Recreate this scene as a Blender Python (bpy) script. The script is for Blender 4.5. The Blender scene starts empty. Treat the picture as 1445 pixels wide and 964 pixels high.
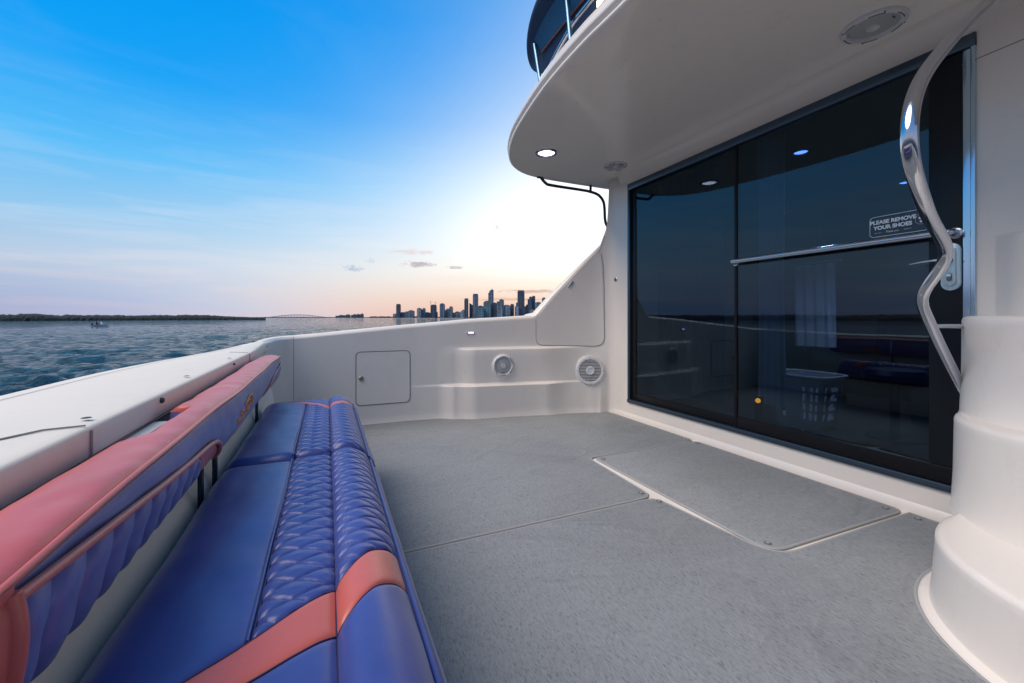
import bpy, bmesh, math, random
import numpy as np
from mathutils import Vector, Matrix, noise
random.seed(7)
rng = np.random.default_rng(5)
R = math.radians
sc = bpy.context.scene
C = sc.collection

# ------------------------------------------------------------------ camera
HEAD = R(24.05)                      # heading of the lens, clockwise from +Y
cam = bpy.data.cameras.new('camera')
camo = bpy.data.objects.new('camera', cam)
C.objects.link(camo)
sc.camera = camo
camo.location = (0, 0, 0.9)
camo.rotation_euler = (R(90), 0, -HEAD)
cam.sensor_width = 36
cam.lens = 14.6
cam.shift_y = -0.0235
cam.clip_start = 0.02
cam.clip_end = 30000

# ------------------------------------------------------------------ sky
SUN_AZ, SUN_EL = R(33), R(9)
w = bpy.data.worlds.new('World')
sc.world = w
w.use_nodes = True
nt = w.node_tree
nt.nodes.clear()


class NB:
    def __init__(s, t):
        s.t = t

    def n(s, ty, **k):
        x = s.t.nodes.new(ty)
        for a, b in k.items():
            setattr(x, a, b)
        return x

    def put(s, sock, v):
        if hasattr(v, 'is_linked') or isinstance(v, bpy.types.NodeSocket):
            s.t.links.new(v, sock)
        elif v is not None:
            sock.default_value = v

    def m(s, op, a, b=None, c=None, clamp=False):
        x = s.n('ShaderNodeMath', operation=op)
        x.use_clamp = clamp
        s.put(x.inputs[0], a)
        s.put(x.inputs[1], b)
        if c is not None:
            s.put(x.inputs[2], c)
        return x.outputs[0]

    def mix(s, f, a, b, mode='MIX'):
        x = s.n('ShaderNodeMixRGB', blend_type=mode)
        s.put(x.inputs[0], f)
        s.put(x.inputs[1], a if not isinstance(a, tuple) else (*a[:3], 1))
        s.put(x.inputs[2], b if not isinstance(b, tuple) else (*b[:3], 1))
        return x.outputs[0]

    def ramp(s, f, stops, interp='LINEAR'):
        x = s.n('ShaderNodeValToRGB')
        x.color_ramp.interpolation = interp
        e = x.color_ramp.elements
        while len(e) < len(stops):
            e.new(0.5)
        for i, (p, c) in enumerate(stops):
            e[i].position = p
            e[i].color = (*c[:3], 1) if isinstance(c, tuple) else (c, c, c, 1)
        s.put(x.inputs[0], f)
        return x.outputs[0]

    def noise(s, vec, scale, detail=3, rough=.5, dist=0):
        x = s.n('ShaderNodeTexNoise')
        s.put(x.inputs['Vector'], vec)
        x.inputs['Scale'].default_value = scale
        x.inputs['Detail'].default_value = detail
        x.inputs['Roughness'].default_value = rough
        x.inputs['Distortion'].default_value = dist
        return x.outputs['Fac']

    def mapping(s, vec, sc_=(1, 1, 1), loc=(0, 0, 0), rot=(0, 0, 0)):
        x = s.n('ShaderNodeMapping')
        s.put(x.inputs[0], vec)
        x.inputs['Location'].default_value = loc
        x.inputs['Rotation'].default_value = rot
        x.inputs['Scale'].default_value = sc_
        return x.outputs[0]


def lin(r, g, b):
    f = lambda v: (v / 255 / 12.92) if v / 255 <= .04045 else ((v / 255 + .055) / 1.055) ** 2.4
    return (f(r), f(g), f(b))


S = NB(nt)
geo = S.n('ShaderNodeTexCoord').outputs['Generated']
sep = S.n('ShaderNodeSeparateXYZ')
S.put(sep.inputs[0], geo)
dx, dy, dz = sep.outputs
hl = S.m('SQRT', S.m('ADD', S.m('MULTIPLY', dx, dx), S.m('MULTIPLY', dy, dy)))
el = S.m('ARCTAN2', dz, hl)                       # elevation, radians
cz = S.m('DIVIDE', S.m('ADD', S.m('MULTIPLY', dx, math.sin(SUN_AZ)), S.m('MULTIPLY', dy, math.cos(SUN_AZ))), S.m('MAXIMUM', hl, 1e-4))
daz = S.m('ARCCOSINE', S.m('MINIMUM', S.m('MAXIMUM', cz, -1), 1))      # 0..pi
elp = S.m('MAXIMUM', el, 0)
base = S.ramp(S.m('DIVIDE', elp, R(90)), [
    (0.0, lin(128, 148, 198)), (.03, lin(158, 172, 206)), (.065, lin(176, 196, 220)), (.11, lin(140, 194, 232)),
    (.18, lin(82, 184, 243)), (.27, lin(16, 158, 241)), (.38, lin(0, 148, 236)), (.6, lin(60, 140, 205)), (1.0, lin(95, 140, 185))])
gm = S.m('MULTIPLY', S.m('EXPONENT', S.m('DIVIDE', daz, -R(38))), 31.5)
gt = S.m('DIVIDE', S.m('SUBTRACT', S.m('DIVIDE', elp, R(1)), gm), S.m('ADD', S.m('MULTIPLY', gm, .35), 2.0))
gl = S.m('DIVIDE', 1.0, S.m('ADD', 1.0, S.m('EXPONENT', S.m('MULTIPLY', gt, 1.25))))
core = S.m('EXPONENT', S.m('MULTIPLY', S.m('ADD', S.m('POWER', S.m('DIVIDE', daz, R(18)), 2), S.m('POWER', S.m('DIVIDE', S.m('SUBTRACT', elp, R(12)), R(11)), 2)), -1))
gl = S.m('MULTIPLY', gl, S.m('EXPONENT', S.m('MULTIPLY', S.m('POWER', S.m('DIVIDE', daz, R(50)), 3), -1)))
anti = S.m('MULTIPLY', S.ramp(S.m('DIVIDE', daz, math.pi), [(.40, 0.0), (.68, 1.0)]), S.ramp(S.m('DIVIDE', elp, R(90)), [(0, .75), (.25, .5), (.7, .15)]))
base = S.mix(anti, base, lin(178, 172, 186))
white = S.mix(core, (.80, .88, .95), (1.5, 1.40, 1.26))
col = S.mix(gl, base, white)
wf = S.m('MULTIPLY', S.m('EXPONENT', S.m('MULTIPLY', S.m('POWER', S.m('DIVIDE', elp, R(6.2)), 2), -1)),
         S.m('EXPONENT', S.m('MULTIPLY', S.m('POWER', S.m('DIVIDE', daz, R(37)), 4), -1)))
peach = S.mix(S.m('DIVIDE', elp, R(6.5), clamp=True), lin(234, 180, 158), lin(255, 232, 196))
col = S.mix(S.m('MULTIPLY', wf, .93), col, peach)
# cirrus veils: streaks of thin cloud low in the sky
cv = S.n('ShaderNodeCombineXYZ')
S.put(cv.inputs[0], S.m('ARCTAN2', dx, dy))
S.put(cv.inputs[1], el)
az = S.m('ARCTAN2', dx, dy)
n1 = S.noise(S.mapping(cv.outputs[0], (2.2, 22, 1), rot=(0, 0, R(-4))), 1.6, 6, .55, .6)
st = S.m('MULTIPLY', S.ramp(n1, [(.46, 0.0), (.72, 1.0)]), S.ramp(S.m('DIVIDE', elp, R(90)), [(0, .55), (.05, .75), (.12, .45), (.22, .1), (.3, 0.0)]))
stc = S.mix(S.m('DIVIDE', elp, R(9), clamp=True), lin(240, 196, 182), lin(246, 240, 244))
col = S.mix(S.m('MULTIPLY', st, .42), col, stc)
n3 = S.noise(S.mapping(cv.outputs[0], (1.3, 3.0, 1), rot=(0, 0, R(28))), 1.8, 5, .6, .3)
col = S.mix(S.m('MULTIPLY', S.ramp(n3, [(.5, 0.0), (.85, 1.0)]), .05), col, lin(226, 236, 250))


def cloud(azd, eld, wa, we, dark, amt, seed):
    global col
    a = S.m('DIVIDE', S.m('SUBTRACT', az, R(azd)), R(wa))
    e = S.m('DIVIDE', S.m('SUBTRACT', el, R(eld)), R(we))
    r = S.m('ADD', S.m('MULTIPLY', a, a), S.m('MULTIPLY', e, e))
    nn = S.noise(S.mapping(cv.outputs[0], (75 / wa, 40 / we, 1), loc=(seed, seed * 2, 0)), 1.5, 7, .68, .8)
    f = S.m('SUBTRACT', 1.0, S.m('ADD', r, S.m('MULTIPLY', S.m('SUBTRACT', nn, .5), 6.5)))
    f = S.m('MULTIPLY', S.ramp(f, [(0.0, 0.0), (1.0, 1.0)]), amt)
    col = S.mix(f, col, dark)


for args in [(3.2, 6.3, 1.3, .42, lin(176, 190, 212), .8, 3.1), (5.3, 7.4, .7, .35, lin(196, 208, 224), .6, 8.3),
             (11.2, 7.1, 2.2, .42, lin(186, 172, 182), .85, 5.7), (10.4, 8.7, 3.4, .40, lin(224, 206, 206), .6, 1.9),
             (16.3, 6.8, 1.2, .20, lin(160, 160, 172), .8, 6.6), (21.9, 12.3, .8, .3, lin(196, 204, 220), .6, 2.4),
             (27.0, 3.6, 4.5, .28, lin(196, 160, 150), .7, 9.2), (24.0, 2.5, 6.0, .25, lin(210, 160, 138), .6, 4.4)]:
    cloud(*args)
low = S.m('LESS_THAN', el, 0)
col = S.mix(low, col, lin(60, 95, 125))
bg = S.n('ShaderNodeBackground')
S.put(bg.inputs[0], col)
bg.inputs[1].default_value = 0.74
out = S.n('ShaderNodeOutputWorld')
nt.links.new(bg.outputs[0], out.inputs[0])

fill_sun = bpy.data.lights.new('fill_sun', 'SUN')
fill_sun.energy = 2.45
fill_sun.angle = R(50)
fill_sun.color = (1.0, .86, .72)
fill_suno = bpy.data.objects.new('fill_sun', fill_sun)
C.objects.link(fill_suno)
LAZ, LEL = R(-86), R(54)             # added broad fill lamp over the stern, away from the sunset glow
sd = Vector((math.sin(LAZ) * math.cos(LEL), math.cos(LAZ) * math.cos(LEL), math.sin(LEL)))
fill_suno.rotation_euler = sd.to_track_quat('Z', 'Y').to_euler()
fill_suno.location = sd * 30

sc.view_settings.view_transform = 'Standard'
sc.view_settings.look = 'None'
sc.view_settings.exposure = 0.52
sc.view_settings.gamma = 1
sc.view_settings.use_curve_mapping = False
sc.cycles.max_bounces = 10
sc.cycles.transparent_max_bounces = 12

# ------------------------------------------------------------------ materials
MATS = {}


def mat(name, color, rough=.5, metal=0.0, coat=0.0, spec=.5, bump=None, var=None, sheen=0.0):
    """bump: (scale, strength, distance, detail); var: (scale, amount, tint)"""
    m = bpy.data.materials.new(name)
    m.use_nodes = True
    t = m.node_tree
    b = t.nodes['Principled BSDF']
    B = NB(t)
    b.inputs['Base Color'].default_value = (*color, 1)
    b.inputs['Roughness'].default_value = rough
    b.inputs['Metallic'].default_value = metal
    b.inputs['Coat Weight'].default_value = coat
    b.inputs['Coat Roughness'].default_value = .08
    b.inputs['Specular IOR Level'].default_value = spec
    b.inputs['Sheen Weight'].default_value = sheen
    co = B.n('ShaderNodeTexCoord').outputs['Object']
    if var:
        n = B.noise(co, var[0], 5, .6)
        f = B.ramp(n, [(.35, 0.0), (.7, 1.0)])
        c = B.mix(B.m('MULTIPLY', f, var[1]), color, var[2])
        if 'gelcoat' in name:
            g1 = B.noise(B.mapping(co, (1, 1, .35)), 9, 7, .7, .4)
            g2 = B.noise(co, 55, 4, .7)
            k = B.m('MULTIPLY', B.ramp(g1, [(.52, 0.0), (.72, 1.0)]), B.ramp(g2, [(.4, 0.0), (.7, 1.0)]))
            c = B.mix(B.m('MULTIPLY', k, .30), c, (.42, .39, .35))
            B.put(b.inputs['Roughness'], B.m('ADD', rough, B.m('MULTIPLY', g1, .22)))
        B.put(b.inputs['Base Color'], c)
    if bump:
        n = B.noise(co, bump[0], bump[3] if len(bump) > 3 else 3, .55)
        bb = B.n('ShaderNodeBump')
        bb.inputs['Strength'].default_value = bump[1]
        bb.inputs['Distance'].default_value = bump[2]
        B.put(bb.inputs['Height'], n)
        B.put(b.inputs['Normal'], bb.outputs[0])
    MATS[name] = m
    return m


GEL = mat('gelcoat', (.77, .715, .655), .26, coat=.3, bump=(3.2, .25, .004, 2), var=(1.7, .5, (.73, .675, .62)))
GELC = mat('gelcoat_ceiling', (.88, .82, .75), .2, coat=.4, bump=(2.0, .35, .006, 2), var=(1.2, .5, (.83, .775, .72)))
COAM = mat('coaming_gelcoat', (.78, .70, .59), .5, coat=.05, bump=(6, .2, .003, 3), var=(4, .5, (.73, .67, .60)))
STEEL = mat('polished_steel', (.52, .55, .61), .13, metal=1, bump=(14, .06, .002, 2))
NAVYM = mat('navy_painted_metal', (.02, .035, .06), .25, metal=.4)
FRAME = mat('dark_anodised_frame', (.075, .11, .15), .33, metal=.85, bump=(30, .05, .001))
FRAMEL = mat('bright_frame', (.45, .62, .75), .14, metal=1.0, bump=(9, .08, .002))
BLACK = mat('black_rubber', (.006, .006, .008), .35, spec=.25)
SEAM = mat('seam_gap', (.05, .05, .052), .7)
SEAML = mat('soft_seam', (.30, .29, .28), .7)
SPK = mat('speaker_plastic', (.66, .66, .67), .35, var=(12, .3, (.6, .6, .61)))
SPKG = mat('speaker_mesh', (.42, .42, .42), .6, bump=(600, .5, .001, 1))
SPKD = mat('speaker_slot', (.12, .125, .13), .8)
BIND = mat('carpet_binding', (.31, .31, .31), .75, bump=(160, .5, .002))
CHR = mat('chrome_satin', (.62, .70, .76), .22, metal=.9)
THREAD = mat('orange_thread', (.80, .30, .10), .55)
CURT = mat('curtain_cloth', (.70, .78, .88), .85)
CURTD = mat('curtain_cloth_dimmed', (.10, .12, .16), .9)  # darkened copy of the curtain cloth, the dimness put into its colour
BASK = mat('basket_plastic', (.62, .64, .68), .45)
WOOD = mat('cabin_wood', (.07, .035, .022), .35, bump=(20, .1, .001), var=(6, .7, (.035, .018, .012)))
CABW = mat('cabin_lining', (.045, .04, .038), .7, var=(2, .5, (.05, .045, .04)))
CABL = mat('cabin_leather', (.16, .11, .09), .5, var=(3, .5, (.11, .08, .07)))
CANV = mat('navy_canvas', (.012, .04, .11), .55, bump=(250, .3, .001), var=(3, .4, (.006, .02, .06)))


def emis(name, color, strength):
    m = bpy.data.materials.new(name)
    m.use_nodes = True
    b = m.node_tree.nodes['Principled BSDF']
    b.inputs['Base Color'].default_value = (*color, 1)
    b.inputs['Emission Color'].default_value = (*color, 1)
    b.inputs['Emission Strength'].default_value = strength
    return m


LAMPW = emis('lamp_cool_white', (1.0, .84, 1.0), 3)
LAMPB = emis('lamp_blue', (.16, .32, 1.0), 7)
LAMPY = emis('lamp_warm', (1.0, .85, .55), 7)
LAMPO = emis('lamp_orange', (1.0, .35, .02), 3)
LAMPP = emis('lamp_violet', (.75, .25, 1.0), 4)


def vinyl(name, c1, c2):
    m = bpy.data.materials.new(name)
    m.use_nodes = True
    t = m.node_tree
    b = t.nodes['Principled BSDF']
    B = NB(t)
    co = B.n('ShaderNodeTexCoord').outputs['Object']
    n = B.noise(co, 3.5, 4, .6)
    B.put(b.inputs['Base Color'], B.mix(B.ramp(n, [(.35, 0.0), (.68, 1.0)]), c1, c2))
    b.inputs['Roughness'].default_value = .30 if 'peri' in name else .33
    b.inputs['Sheen Weight'].default_value = .15
    b.inputs['Sheen Roughness'].default_value = .4
    v = B.n('ShaderNodeTexVoronoi')
    v.inputs['Scale'].default_value = 620
    B.put(v.inputs['Vector'], co)
    big = B.noise(co, 9, 4, .55)
    h = B.m('ADD', B.m('MULTIPLY', v.outputs['Distance'], .05), B.m('MULTIPLY', big, 1.0))
    bb = B.n('ShaderNodeBump')
    bb.inputs['Strength'].default_value = .45
    bb.inputs['Distance'].default_value = .004
    B.put(bb.inputs['Height'], h)
    B.put(b.inputs['Normal'], bb.outputs[0])
    return m


BLUE = vinyl('blue_vinyl', (.038, .057, .235), (.052, .079, .30))
BLUEP = vinyl('peri_sheen_vinyl', (.10, .115, .34), (.15, .17, .42))  # blue raised paler, so the backrest's sheen sits in the colour
CORAL = vinyl('coral_vinyl', (.54, .105, .075), (.59, .13, .10))
CORALT = vinyl('coral_top_vinyl', (.50, .085, .068), (.56, .11, .095))
WELT = mat('dark_welt', (.03, .02, .07), .5)


def carpet_mat():
    m = bpy.data.materials.new('grey_carpet')
    m.use_nodes = True
    t = m.node_tree
    b = t.nodes['Principled BSDF']
    B = NB(t)
    co = B.n('ShaderNodeTexCoord').outputs['Object']
    # short combed fibres: noise drawn out along one direction
    f1 = B.noise(B.mapping(co, (1, .28, 1), rot=(0, 0, R(-22))), 260, 3, .6)
    f2 = B.noise(B.mapping(co, (1, .4, 1), rot=(0, 0, R(-30))), 95, 4, .65)
    dk = B.ramp(f1, [(.30, 1.0), (.46, 0.0)])
    pat = B.noise(co, 2.2, 4, .6)
    c = B.mix(B.ramp(pat, [(.3, 0.0), (.7, 1.0)]), (.218, .232, .242), (.258, .270, .278))
    c = B.mix(B.m('MULTIPLY', B.ramp(f2, [(.35, 0.0), (.7, 1.0)]), .45), c, (.34, .36, .38))
    c = B.mix(B.m('MULTIPLY', dk, .75), c, (.11, .12, .135))
    B.put(b.inputs['Base Color'], c)
    b.inputs['Roughness'].default_value = .95
    b.inputs['Specular IOR Level'].default_value = .15
    wr = B.noise(B.mapping(co, (1.2, 3.5, 1), rot=(0, 0, R(15))), 1.6, 2, .4, 1.2)
    fold = B.ramp(B.noise(B.mapping(co, (1.0, 2.6, 1), loc=(3, 1, 0), rot=(0, 0, R(24))), 1.1, 2, .45, .9), [(.44, 0.0), (.5, 1.0), (.56, 0.0)])
    h = B.m('ADD', B.m('ADD', B.m('MULTIPLY', f1, .5), B.m('MULTIPLY', f2, .6)), B.m('ADD', B.m('MULTIPLY', wr, 4.0), B.m('MULTIPLY', fold, .7)))
    stn = B.m('MULTIPLY', B.ramp(B.noise(co, 4.5, 5, .65, .6), [(.60, 0.0), (.72, 1.0)]), .14)
    c = B.mix(stn, c, (.15, .155, .16))
    B.put(b.inputs['Base Color'], c)
    bb = B.n('ShaderNodeBump')
    bb.inputs['Strength'].default_value = .8
    bb.inputs['Distance'].default_value = .006
    B.put(bb.inputs['Height'], h)
    B.put(b.inputs['Normal'], bb.outputs[0])
    return m


CARPET = carpet_mat()


def glass_mat(name, tint, ior, gcol):
    m = bpy.data.materials.new(name)
    m.use_nodes = True
    t = m.node_tree
    t.nodes.clear()
    B = NB(t)
    tr = B.n('ShaderNodeBsdfTransparent')
    tr.inputs[0].default_value = (*tint, 1)
    gs = B.n('ShaderNodeBsdfGlossy')
    gs.inputs['Color'].default_value = (*gcol, 1)
    gs.inputs['Roughness'].default_value = .012
    co = B.n('ShaderNodeTexCoord').outputs['Object']
    bb = B.n('ShaderNodeBump')
    bb.inputs['Strength'].default_value = .12
    bb.inputs['Distance'].default_value = .002
    B.put(bb.inputs['Height'], B.noise(co, 2.2, 2, .5))
    B.put(gs.inputs['Normal'], bb.outputs[0])
    gi = B.n('ShaderNodeNewGeometry')
    dt = B.n('ShaderNodeVectorMath', operation='DOT_PRODUCT')
    B.put(dt.inputs[0], gi.outputs['Incoming'])
    B.put(dt.inputs[1], gi.outputs['Normal'])
    c1 = B.m('SUBTRACT', 1.0, B.m('ABSOLUTE', dt.outputs['Value']), clamp=True)
    f0 = ((ior - 1) / (ior + 1)) ** 2
    fr = B.m('ADD', f0, B.m('MULTIPLY', B.m('POWER', c1, 5.0), 1 - f0))
    mx = B.n('ShaderNodeMixShader')
    B.put(mx.inputs[0], fr)
    t.links.new(tr.outputs[0], mx.inputs[1])
    t.links.new(gs.outputs[0], mx.inputs[2])
    o = B.n('ShaderNodeOutputMaterial')
    t.links.new(mx.outputs[0], o.inputs[0])
    return m


GLASS = glass_mat('tinted_glass', (.35, .41, .47), 1.66, (.58, .80, .95))


def water_mat():
    m = bpy.data.materials.new('sea_water')
    m.use_nodes = True
    t = m.node_tree
    b = t.nodes['Principled BSDF']
    B = NB(t)
    co = B.n('ShaderNodeTexCoord').outputs['Object']
    b.inputs['Base Color'].default_value = (.004, .028, .046, 1)
    b.inputs['Roughness'].default_value = .06
    b.inputs['IOR'].default_value = 1.14
    f1 = B.noise(B.mapping(co, (1, 1.5, 1), rot=(0, 0, R(20))), 2.6, 4, .6, .4)
    f2 = B.noise(co, 9, 3, .6, .3)
    f3 = B.noise(B.mapping(co, (1, 1.9, 1), rot=(0, 0, R(-12))), .35, 5, .6, .5)
    h = B.m('ADD', B.m('ADD', B.m('MULTIPLY', f1, .5), B.m('MULTIPLY', f2, .16)), B.m('MULTIPLY', f3, .5))
    bb = B.n('ShaderNodeBump')
    bb.inputs['Strength'].default_value = 1.0
    bb.inputs['Distance'].default_value = .5
    B.put(bb.inputs['Height'], h)
    # wave facets too small for the mesh tilt the surface directly
    nz = B.n('ShaderNodeTexNoise')
    B.put(nz.inputs['Vector'], B.mapping(co, (1, 1.3, 1), rot=(0, 0, R(20))))
    nz.inputs['Scale'].default_value = 1.7
    nz.inputs['Detail'].default_value = 5
    nz.inputs['Roughness'].default_value = .62
    v1 = B.n('ShaderNodeVectorMath', operation='SUBTRACT')
    B.put(v1.inputs[0], nz.outputs['Color'])
    v1.inputs[1].default_value = (.5, .5, .5)
    v2 = B.n('ShaderNodeVectorMath', operation='MULTIPLY')
    B.put(v2.inputs[0], v1.outputs[0])
    v2.inputs[1].default_value = (3.0, 3.0, 0)
    v3 = B.n('ShaderNodeVectorMath', operation='ADD')
    B.put(v3.inputs[0], v2.outputs[0])
    B.put(v3.inputs[1], bb.outputs[0])
    v4 = B.n('ShaderNodeVectorMath', operation='NORMALIZE')
    B.put(v4.inputs[0], v3.outputs[0])
    B.put(b.inputs['Normal'], v4.outputs[0])
    return m


WATER = water_mat()
TREE = mat('island_foliage', (.010, .016, .013), .95, bump=(.6, .6, .4, 5), var=(.12, .8, (.005, .009, .008)))
LAND = mat('far_land', (.02, .03, .04), .95)


def hazed_tower_mat(name, c, c2, sx, sz):
    m = bpy.data.materials.new(name)
    m.use_nodes = True
    t = m.node_tree
    b = t.nodes['Principled BSDF']
    B = NB(t)
    co = B.n('ShaderNodeTexCoord').outputs['Object']
    sp = B.n('ShaderNodeSeparateXYZ')
    B.put(sp.inputs[0], co)
    fz = B.m('FRACT', B.m('DIVIDE', sp.outputs[2], sz))
    fx = B.m('FRACT', B.m('DIVIDE', B.m('ADD', sp.outputs[0], sp.outputs[1]), sx))
    k = B.m('MULTIPLY', B.m('GREATER_THAN', fz, .4), B.m('GREATER_THAN', fx, .3))
    n = B.noise(co, .03, 3, .6)
    c0 = B.mix(B.ramp(n, [(.4, 0.0), (.6, 1.0)]), c, tuple(x * 1.35 for x in c))
    B.put(b.inputs['Base Color'], B.mix(k, c0, c2))
    B.put(b.inputs['Roughness'], B.m('SUBTRACT', .8, B.m('MULTIPLY', k, .45)))
    return m


TW = [hazed_tower_mat('tower_slate', (.14, .20, .26), (.045, .075, .11), 14, 9),  # facade colours carry a blue tint painted in for distance haze
      hazed_tower_mat('tower_teal', (.13, .23, .28), (.05, .11, .14), 9, 12),
      hazed_tower_mat('tower_dark', (.07, .10, .145), (.032, .05, .08), 11, 8),
      hazed_tower_mat('tower_pale', (.24, .30, .36), (.09, .13, .17), 16, 10)]

# ------------------------------------------------------------------ helpers


def tag(o, label=None, cat=None, group=None, kind=None):
    if label:
        o['label'] = label
    if cat:
        o['category'] = cat
    if group:
        o['group'] = group
    if kind:
        o['kind'] = kind
    return o


def link(name, me, parent=None):
    o = bpy.data.objects.new(name, me)
    C.objects.link(o)
    if parent is not None:
        o.parent = parent
    return o


def thing(name, loc, label, cat, group=None):
    o = link(name, None)
    o.location = loc
    o.empty_display_size = .1
    bpy.context.view_layer.update()
    return tag(o, label, cat, group)


def mesh(name, V, F, m, parent=None, smooth=True, auto=None):
    me = bpy.data.meshes.new(name)
    me.from_pydata([tuple(map(float, v)) for v in V], [], [tuple(map(int, f)) for f in F])
    me.update()
    me.materials.append(m)
    if smooth:
        me.shade_smooth()
    if auto is not None:
        me.set_sharp_from_angle(angle=R(auto))
    o = link(name, me)
    if parent is not None:
        o.parent = parent
        # vertices are given in scene metres; the parent is an unrotated empty or mesh
        p = world_loc(parent)
        o.location = -p
    return o


def world_loc(o):
    v = Vector(o.location)
    while o.parent is not None:
        o = o.parent
        v += Vector(o.location)
    return v


def grid(name, P, m, parent=None, cu=False, cv_=False, smooth=True, auto=None):
    P = np.asarray(P, float)
    nu, nv = P.shape[:2]
    V = P.reshape(-1, 3)
    F = []
    for i in range(nu if cu else nu - 1):
        for j in range(nv if cv_ else nv - 1):
            a = i * nv + j
            b_ = i * nv + (j + 1) % nv
            c = ((i + 1) % nu) * nv + (j + 1) % nv
            d = ((i + 1) % nu) * nv + j
            F.append((a, b_, c, d))
    return mesh(name, V, F, m, parent, smooth, auto)


def cr(pts, n):
    """Catmull-Rom through pts, n samples per span"""
    P = [np.array(p, float) for p in pts]
    P = [2 * P[0] - P[1]] + P + [2 * P[-1] - P[-2]]
    o = []
    for i in range(1, len(P) - 2):
        for k in range(n):
            t = k / n
            a, b, c, d = P[i - 1:i + 3]
            o.append(.5 * (2 * b + (c - a) * t + (2 * a - 5 * b + 4 * c - d) * t * t + (3 * b - a - 3 * c + d) * t ** 3))
    o.append(P[-2])
    return np.array(o)


def resample(P, n):
    P = np.asarray(P, float)
    d = np.r_[0, np.cumsum(np.linalg.norm(np.diff(P, axis=0), axis=1))]
    t = np.linspace(0, d[-1], n)
    return np.stack([np.interp(t, d, P[:, k]) for k in range(P.shape[1])], 1)


def tube_vf(path, r, n=12, closed=False, cap=True, flat=1.0):
    P = [Vector(p) for p in path]
    N = len(P)
    V, F = [], []
    up = Vector((0, 0, 1))
    t0 = (P[1] - P[0]).normalized()
    if abs(t0.z) > .9:
        up = Vector((1, 0, 0))
    side = t0.cross(up).normalized()
    for i in range(N):
        if closed:
            t = (P[(i + 1) % N] - P[i - 1]).normalized()
        else:
            t = (P[min(i + 1, N - 1)] - P[max(i - 1, 0)]).normalized()
        side = (side - t * side.dot(t)).normalized()
        u2 = side.cross(t)
        rr = r[i] if hasattr(r, '__len__') else r
        for k in range(n):
            a = 2 * math.pi * k / n
            V.append(P[i] + side * math.cos(a) * rr + u2 * math.sin(a) * rr * flat)
    for i in range(N if closed else N - 1):
        for k in range(n):
            F.append((i * n + k, i * n + (k + 1) % n, ((i + 1) % N) * n + (k + 1) % n, ((i + 1) % N) * n + k))
    if cap and not closed:
        F.append(tuple(range(n))[::-1])
        F.append(tuple((N - 1) * n + k for k in range(n)))
    return V, F


def tube(name, path, r, m, parent=None, n=12, closed=False, flat=1.0):
    V, F = tube_vf(path, r, n, closed, flat=flat)
    return mesh(name, V, F, m, parent, True, 50)


def box(name, c, s, m, parent=None, bev=.003, rotz=0, seg=2, rot=None):
    bm = bmesh.new()
    bmesh.ops.create_cube(bm, size=1)
    for v in bm.verts:
        v.co = Vector((v.co.x * s[0], v.co.y * s[1], v.co.z * s[2]))
    if bev:
        bmesh.ops.bevel(bm, geom=bm.edges[:], offset=min(bev, min(s) * .45), segments=seg, profile=.5, affect='EDGES')
    M = Matrix.Rotation(rotz, 4, 'Z') if rot is None else rot
    bmesh.ops.transform(bm, matrix=Matrix.Translation(c) @ M, verts=bm.verts)
    me = bpy.data.meshes.new(name)
    bm.to_mesh(me)
    bm.free()
    me.materials.append(m)
    me.shade_smooth()
    me.set_sharp_from_angle(angle=R(35))
    o = link(name, me)
    if parent is not None:
        o.parent = parent
        o.location = -world_loc(parent)
    return o


def lathe(name, prof, M, m, parent=None, n=40, auto=40):
    """prof: (radius, height) pairs; M maps local to scene"""
    V, F = [], []
    for r, h in prof:
        for k in range(n):
            a = 2 * math.pi * k / n
            V.append(M @ Vector((r * math.cos(a), r * math.sin(a), h)))
    for i in range(len(prof) - 1):
        for k in range(n):
            F.append((i * n + k, i * n + (k + 1) % n, (i + 1) * n + (k + 1) % n, (i + 1) * n + k))
    if prof[-1][0] > 1e-6:
        F.append(tuple((len(prof) - 1) * n + k for k in range(n)))
    if prof[0][0] > 1e-6:
        F.append(tuple(range(n))[::-1])
    return mesh(name, V, F, m, parent, True, auto)


def facing(loc, nrm, up=(0, 0, 1)):
    z = Vector(nrm).normalized()
    x = Vector(up).cross(z)
    if x.length < 1e-4:
        x = Vector((1, 0, 0))
    x.normalize()
    y = z.cross(x)
    M = Matrix((x, y, z)).transposed().to_4x4()
    M.translation = Vector(loc)
    return M


def prism(name, pts, z0, z1, m, parent=None, bev=0.0, M=None, seg=2, smooth=True):
    bm = bmesh.new()
    vs = [bm.verts.new((p[0], p[1], z0)) for p in pts]
    f = bm.faces.new(vs)
    ex = bmesh.ops.extrude_face_region(bm, geom=[f])
    top = [v for v in ex['geom'] if isinstance(v, bmesh.types.BMVert)]
    for v in top:
        v.co.z = z1
    bmesh.ops.recalc_face_normals(bm, faces=bm.faces[:])
    if bev:
        ed = [e for e in bm.edges if all(abs(v.co.z - z1) < 1e-7 for v in e.verts)]
        bmesh.ops.bevel(bm, geom=ed, offset=bev, segments=seg, profile=.5, affect='EDGES')
    if M is not None:
        bmesh.ops.transform(bm, matrix=M, verts=bm.verts)
    me = bpy.data.meshes.new(name)
    bm.to_mesh(me)
    bm.free()
    me.materials.append(m)
    if smooth:
        me.shade_smooth()
        me.set_sharp_from_angle(angle=R(35))
    o = link(name, me)
    if parent is not None:
        o.parent = parent
        o.location = -world_loc(parent)
    return o


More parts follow.
